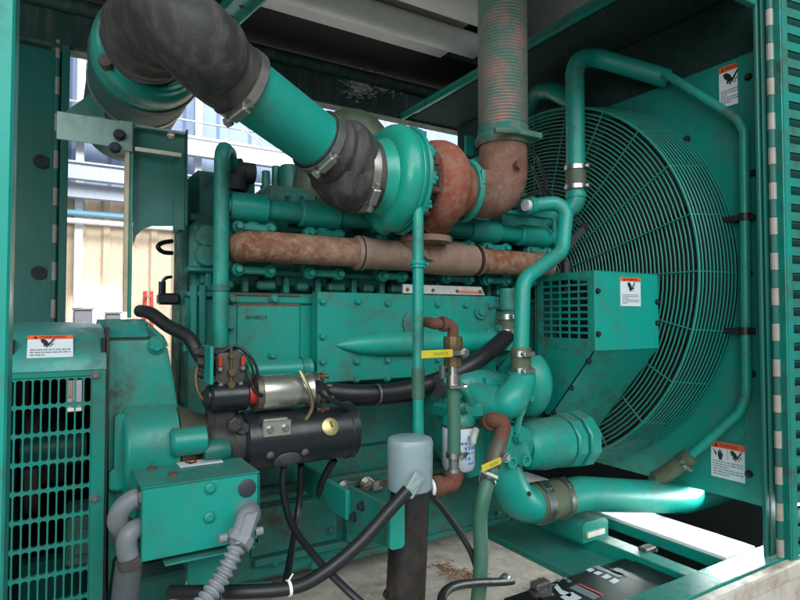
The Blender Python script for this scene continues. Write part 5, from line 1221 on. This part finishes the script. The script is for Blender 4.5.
for i, (lb, pts) in enumerate((('upper grey conduit elbow entering the left side of the junction box', [(143,498,1.50),(132,500,1.50),(121,510,1.50),(118,522,1.51),(124,530,1.53)]),
        ('lower grey conduit elbow turning down beside the junction box', [(143,528,1.50),(136,529,1.49),(128,536,1.48),(127,548,1.48),(130,560,1.48)]))):
    t = thing('conduit_elbow', lb, 'conduit', 'grey conduit elbows left of the junction box')
    pp = [P(*q) for q in pts]; m = M(); m.tube(pp, .0235, n=20, sm=True); m.build('elbow_body', CONG, t)
    for q, dd in ((pp[0], pp[1]-pp[0]), (pp[-1], pp[-1]-pp[-2])):
        m = M(); m.lathe(q, unit(dd), [(-.008,.024),(-.008,.031),(.012,.031),(.014,.025)], 8); m.build('gland_nut', plain('dirty_zinc', (.16,.15,.14), .5, .6, .3), t)
cable('grey_conduit', 'dark grey conduit going straight down below the two conduit elbows', [P(130,558,1.49), P(127,580,1.49), P(123,620,1.49)], .030, plain('dusk_grey_conduit', (.10,.11,.12), .5), None, 'conduit', 18)
# dark pipes/brackets on the floor lower left
t = thing('floor_bracket', 'dark green bracket with chipped white edge on the floor behind the junction box', 'bracket')
m = M(); a = P(176,586,1.75); m.box(a.x-.12, a.x+.03, 1.72, 1.84, -1.0, a.z+.05, .01); m.build('bracket_block', GH, t)
m = M(); m.tube([P(177,592,1.70), P(186,588,1.68), P(189,582,1.70)], .008, n=8, sm=True); m.tube([P(172,598,1.70), P(186,594,1.66), P(192,586,1.68)], .008, n=8, sm=True); m.build('chipped_edge', WHITE, t)

# ================================================================ BATTERY
bt = thing('battery', 'big black lead acid battery sitting low inside the cream base rail', 'battery')
zt = -.985; L_ = PZ(498,594,zt); Rr = PZ(648,556,zt); xa, xb2 = L_.x, PZ(652,557,zt).x-.0; yb_ = L_.y; ya_ = 1.29
yb_ = (L_.y+Rr.y)/2
BBK = plain('battery_black', (.010,.011,.013), .38, 0, .3, .06)
m = M(); m.box(xa, xb2, ya_, yb_, zt-.24, zt-.018, .012); m.build('case', BBK, bt)
m = M(); m.box(xa-.004, xb2+.004, ya_-.0, yb_+.004, zt-.02, zt, .008); m.box(xa+.10, xb2-.05, ya_+.02, yb_-.05, zt+.0005, zt+.006, .003); m.build('lid', BBK, bt)
def on(px, py): return PZ(px, py, zt+.008)
qb0 = on(587,570); ux = X_; 
def batt(a, b, d): return V((qb0.x+a, qb0.y-b, zt+.0068+d))
m = M()
# printed panels: white dashes, striped block, label with red edge
q = lambda a, b, d: batt(a, b, d)
def quad(px4, mi): m.prism([PZ(x, y, zt+.0065) for x, y in px4], Z_*.0006, mi)
quad([(586,570),(591,568),(595,570),(590,572)], 0); quad([(593,573),(598,571),(603,573),(598,575)], 0); quad([(601,577),(607,574),(612,577),(606,579)], 0); quad([(609,581),(615,578),(620,581),(614,584)], 0)
quad([(592,567),(600,565),(626,575),(619,578)], 2); quad([(610,571),(615,568),(623,569),(622,574),(615,575)], 2); quad([(600,566.5),(602,565.8),(628,576.5),(626,577.5)], 3)
PM = [flat('print_white', (.5,.56,.58), .5), flat('print_red', (.55,.06,.04), .5), flat('print_grey', (.13,.16,.17), .5), flat('print_maroon', (.15,.04,.05), .5)]
m.build('rear_print', PM, bt, smooth=False)
m = M()
quad([(569,588),(577,584),(602,595),(594,600)], 2); quad([(576,584.5),(579,583.5),(604,594.5),(602,597)], 1); quad([(560,597),(572,592),(582,598),(570,603)], 0)
quad([(553,586),(557,584),(562,590),(572,594),(570,597),(560,594)], 0)
for x, y in ((543,586),(547,589),(551,585),(545,592),(549,594),(540,589),(555,580),(562,578),(566,581)): quad([(x,y),(x+3,y-1.5),(x+6,y+.5),(x+3,y+2)], 2)
m.build('front_print', PM, bt, smooth=False)
for (x, y, l) in ((519,581,.03),(645,556,.02)):
    m = M(); p = PZ(x, y, zt); p.y = min(p.y, yb_-.04); m.lathe(p, Z_, [(0,.04),(.008,.04),(.012,.022),(.04,.019)], 24); m.obox(p+Z_*.032, X_, Y_, Z_, .035, .022, .012, .006); m.cyl(p+V((.02,-.03,.032)), p+V((.02,.03,.032)), .008, n=8); m.build('terminal_post', plain('lead_grey', (.13,.125,.115), .5, .5, .4), bt)

cable('lifting_loop', 'black wire loop poking out left of the engine top end, upper one', [P(172,253,2.15), P(163,252,2.12), P(158,247,2.1), P(162,243,2.12), P(172,241,2.15)], .008, group='black loops at the rear of the engine', cat='loop', n=8)
cable('lifting_loop', 'black wire loop at the rear of the engine just above the thick black hose', [P(163,298,2.12), P(163,283,2.1), P(166,278,2.1), P(171,277,2.14)], .006, group='black loops at the rear of the engine', cat='loop', n=8)
m = M(); a = P(159,296,2.12); m.obox(a+V((.03,0,-.01)), X_, Y_, Z_, .035, .03, .02, .008); m.cyl(a+V((.01,0,.0)), a+V((.01,0,.05)), .012, n=8); m.build('wiring_plug', BLKP, label='black plug below the wire loops at the rear of the engine', cat='plug')
# ================================================================ LIGHT, CAMERA
def area(name, loc, tgt, sx, sy, w, col=(1,1,1), spread=180):
    # the X side of the lamp stays level
    l = bpy.data.lights.new(name, 'AREA'); l.shape = 'RECTANGLE'; l.size = sx; l.size_y = sy; l.energy = w; l.color = col; l.spread = R_(spread)
    o = bpy.data.objects.new(name, l); COL.objects.link(o)
    o.location = V(loc)*S + V((0,0,H)); d = (V(tgt)-V(loc)); o.rotation_euler = d.to_track_quat('-Z','Y').to_euler(); return o
area('hall_door_light', (0,-6,5.2), (1.3,2,-.2), 8, 4.0, 500, (.92,.98,1))
area('hall_side_light', (-4.5,-3,1.6), (1.6,2.2,-.1), 3, 3, 135, (.95,.98,1))
area('far_hall_light', (6,8.5,8.0), (3,16,1.0), 12, 3, 2700, (1,.98,.95))
area('far_hall_fill', (2,9,7.5), (1,3.5,.5), 8, 3, 160, (.9,.95,1))
area('added_strip_light', (2.69,1.62,-.813), (2.33,1.62,-.93), .75, .015, 5.5, (.92,1,1), 110)  # added lamp hidden under the radiator, whitens the white plate below
w = bpy.data.worlds.new('World'); scn.world = w; w.use_nodes = True
w.node_tree.nodes['Background'].inputs['Color'].default_value = (.80,.92,1,1); w.node_tree.nodes['Background'].inputs['Strength'].default_value = .24
finalize()
cam = bpy.data.cameras.new('camera'); cam.sensor_width = 36; cam.lens = 36*FPX/800; cam.clip_start = .02; cam.clip_end = 200
co = bpy.data.objects.new('camera', cam); COL.objects.link(co)
co.matrix_world = Matrix.Translation((0,0,H)) @ Matrix((RT, UP, -FW)).transposed().to_4x4()
scn.camera = co
scn.view_settings.view_transform = 'Standard'; scn.view_settings.look = 'None'; scn.view_settings.exposure = 0; scn.view_settings.gamma = 1
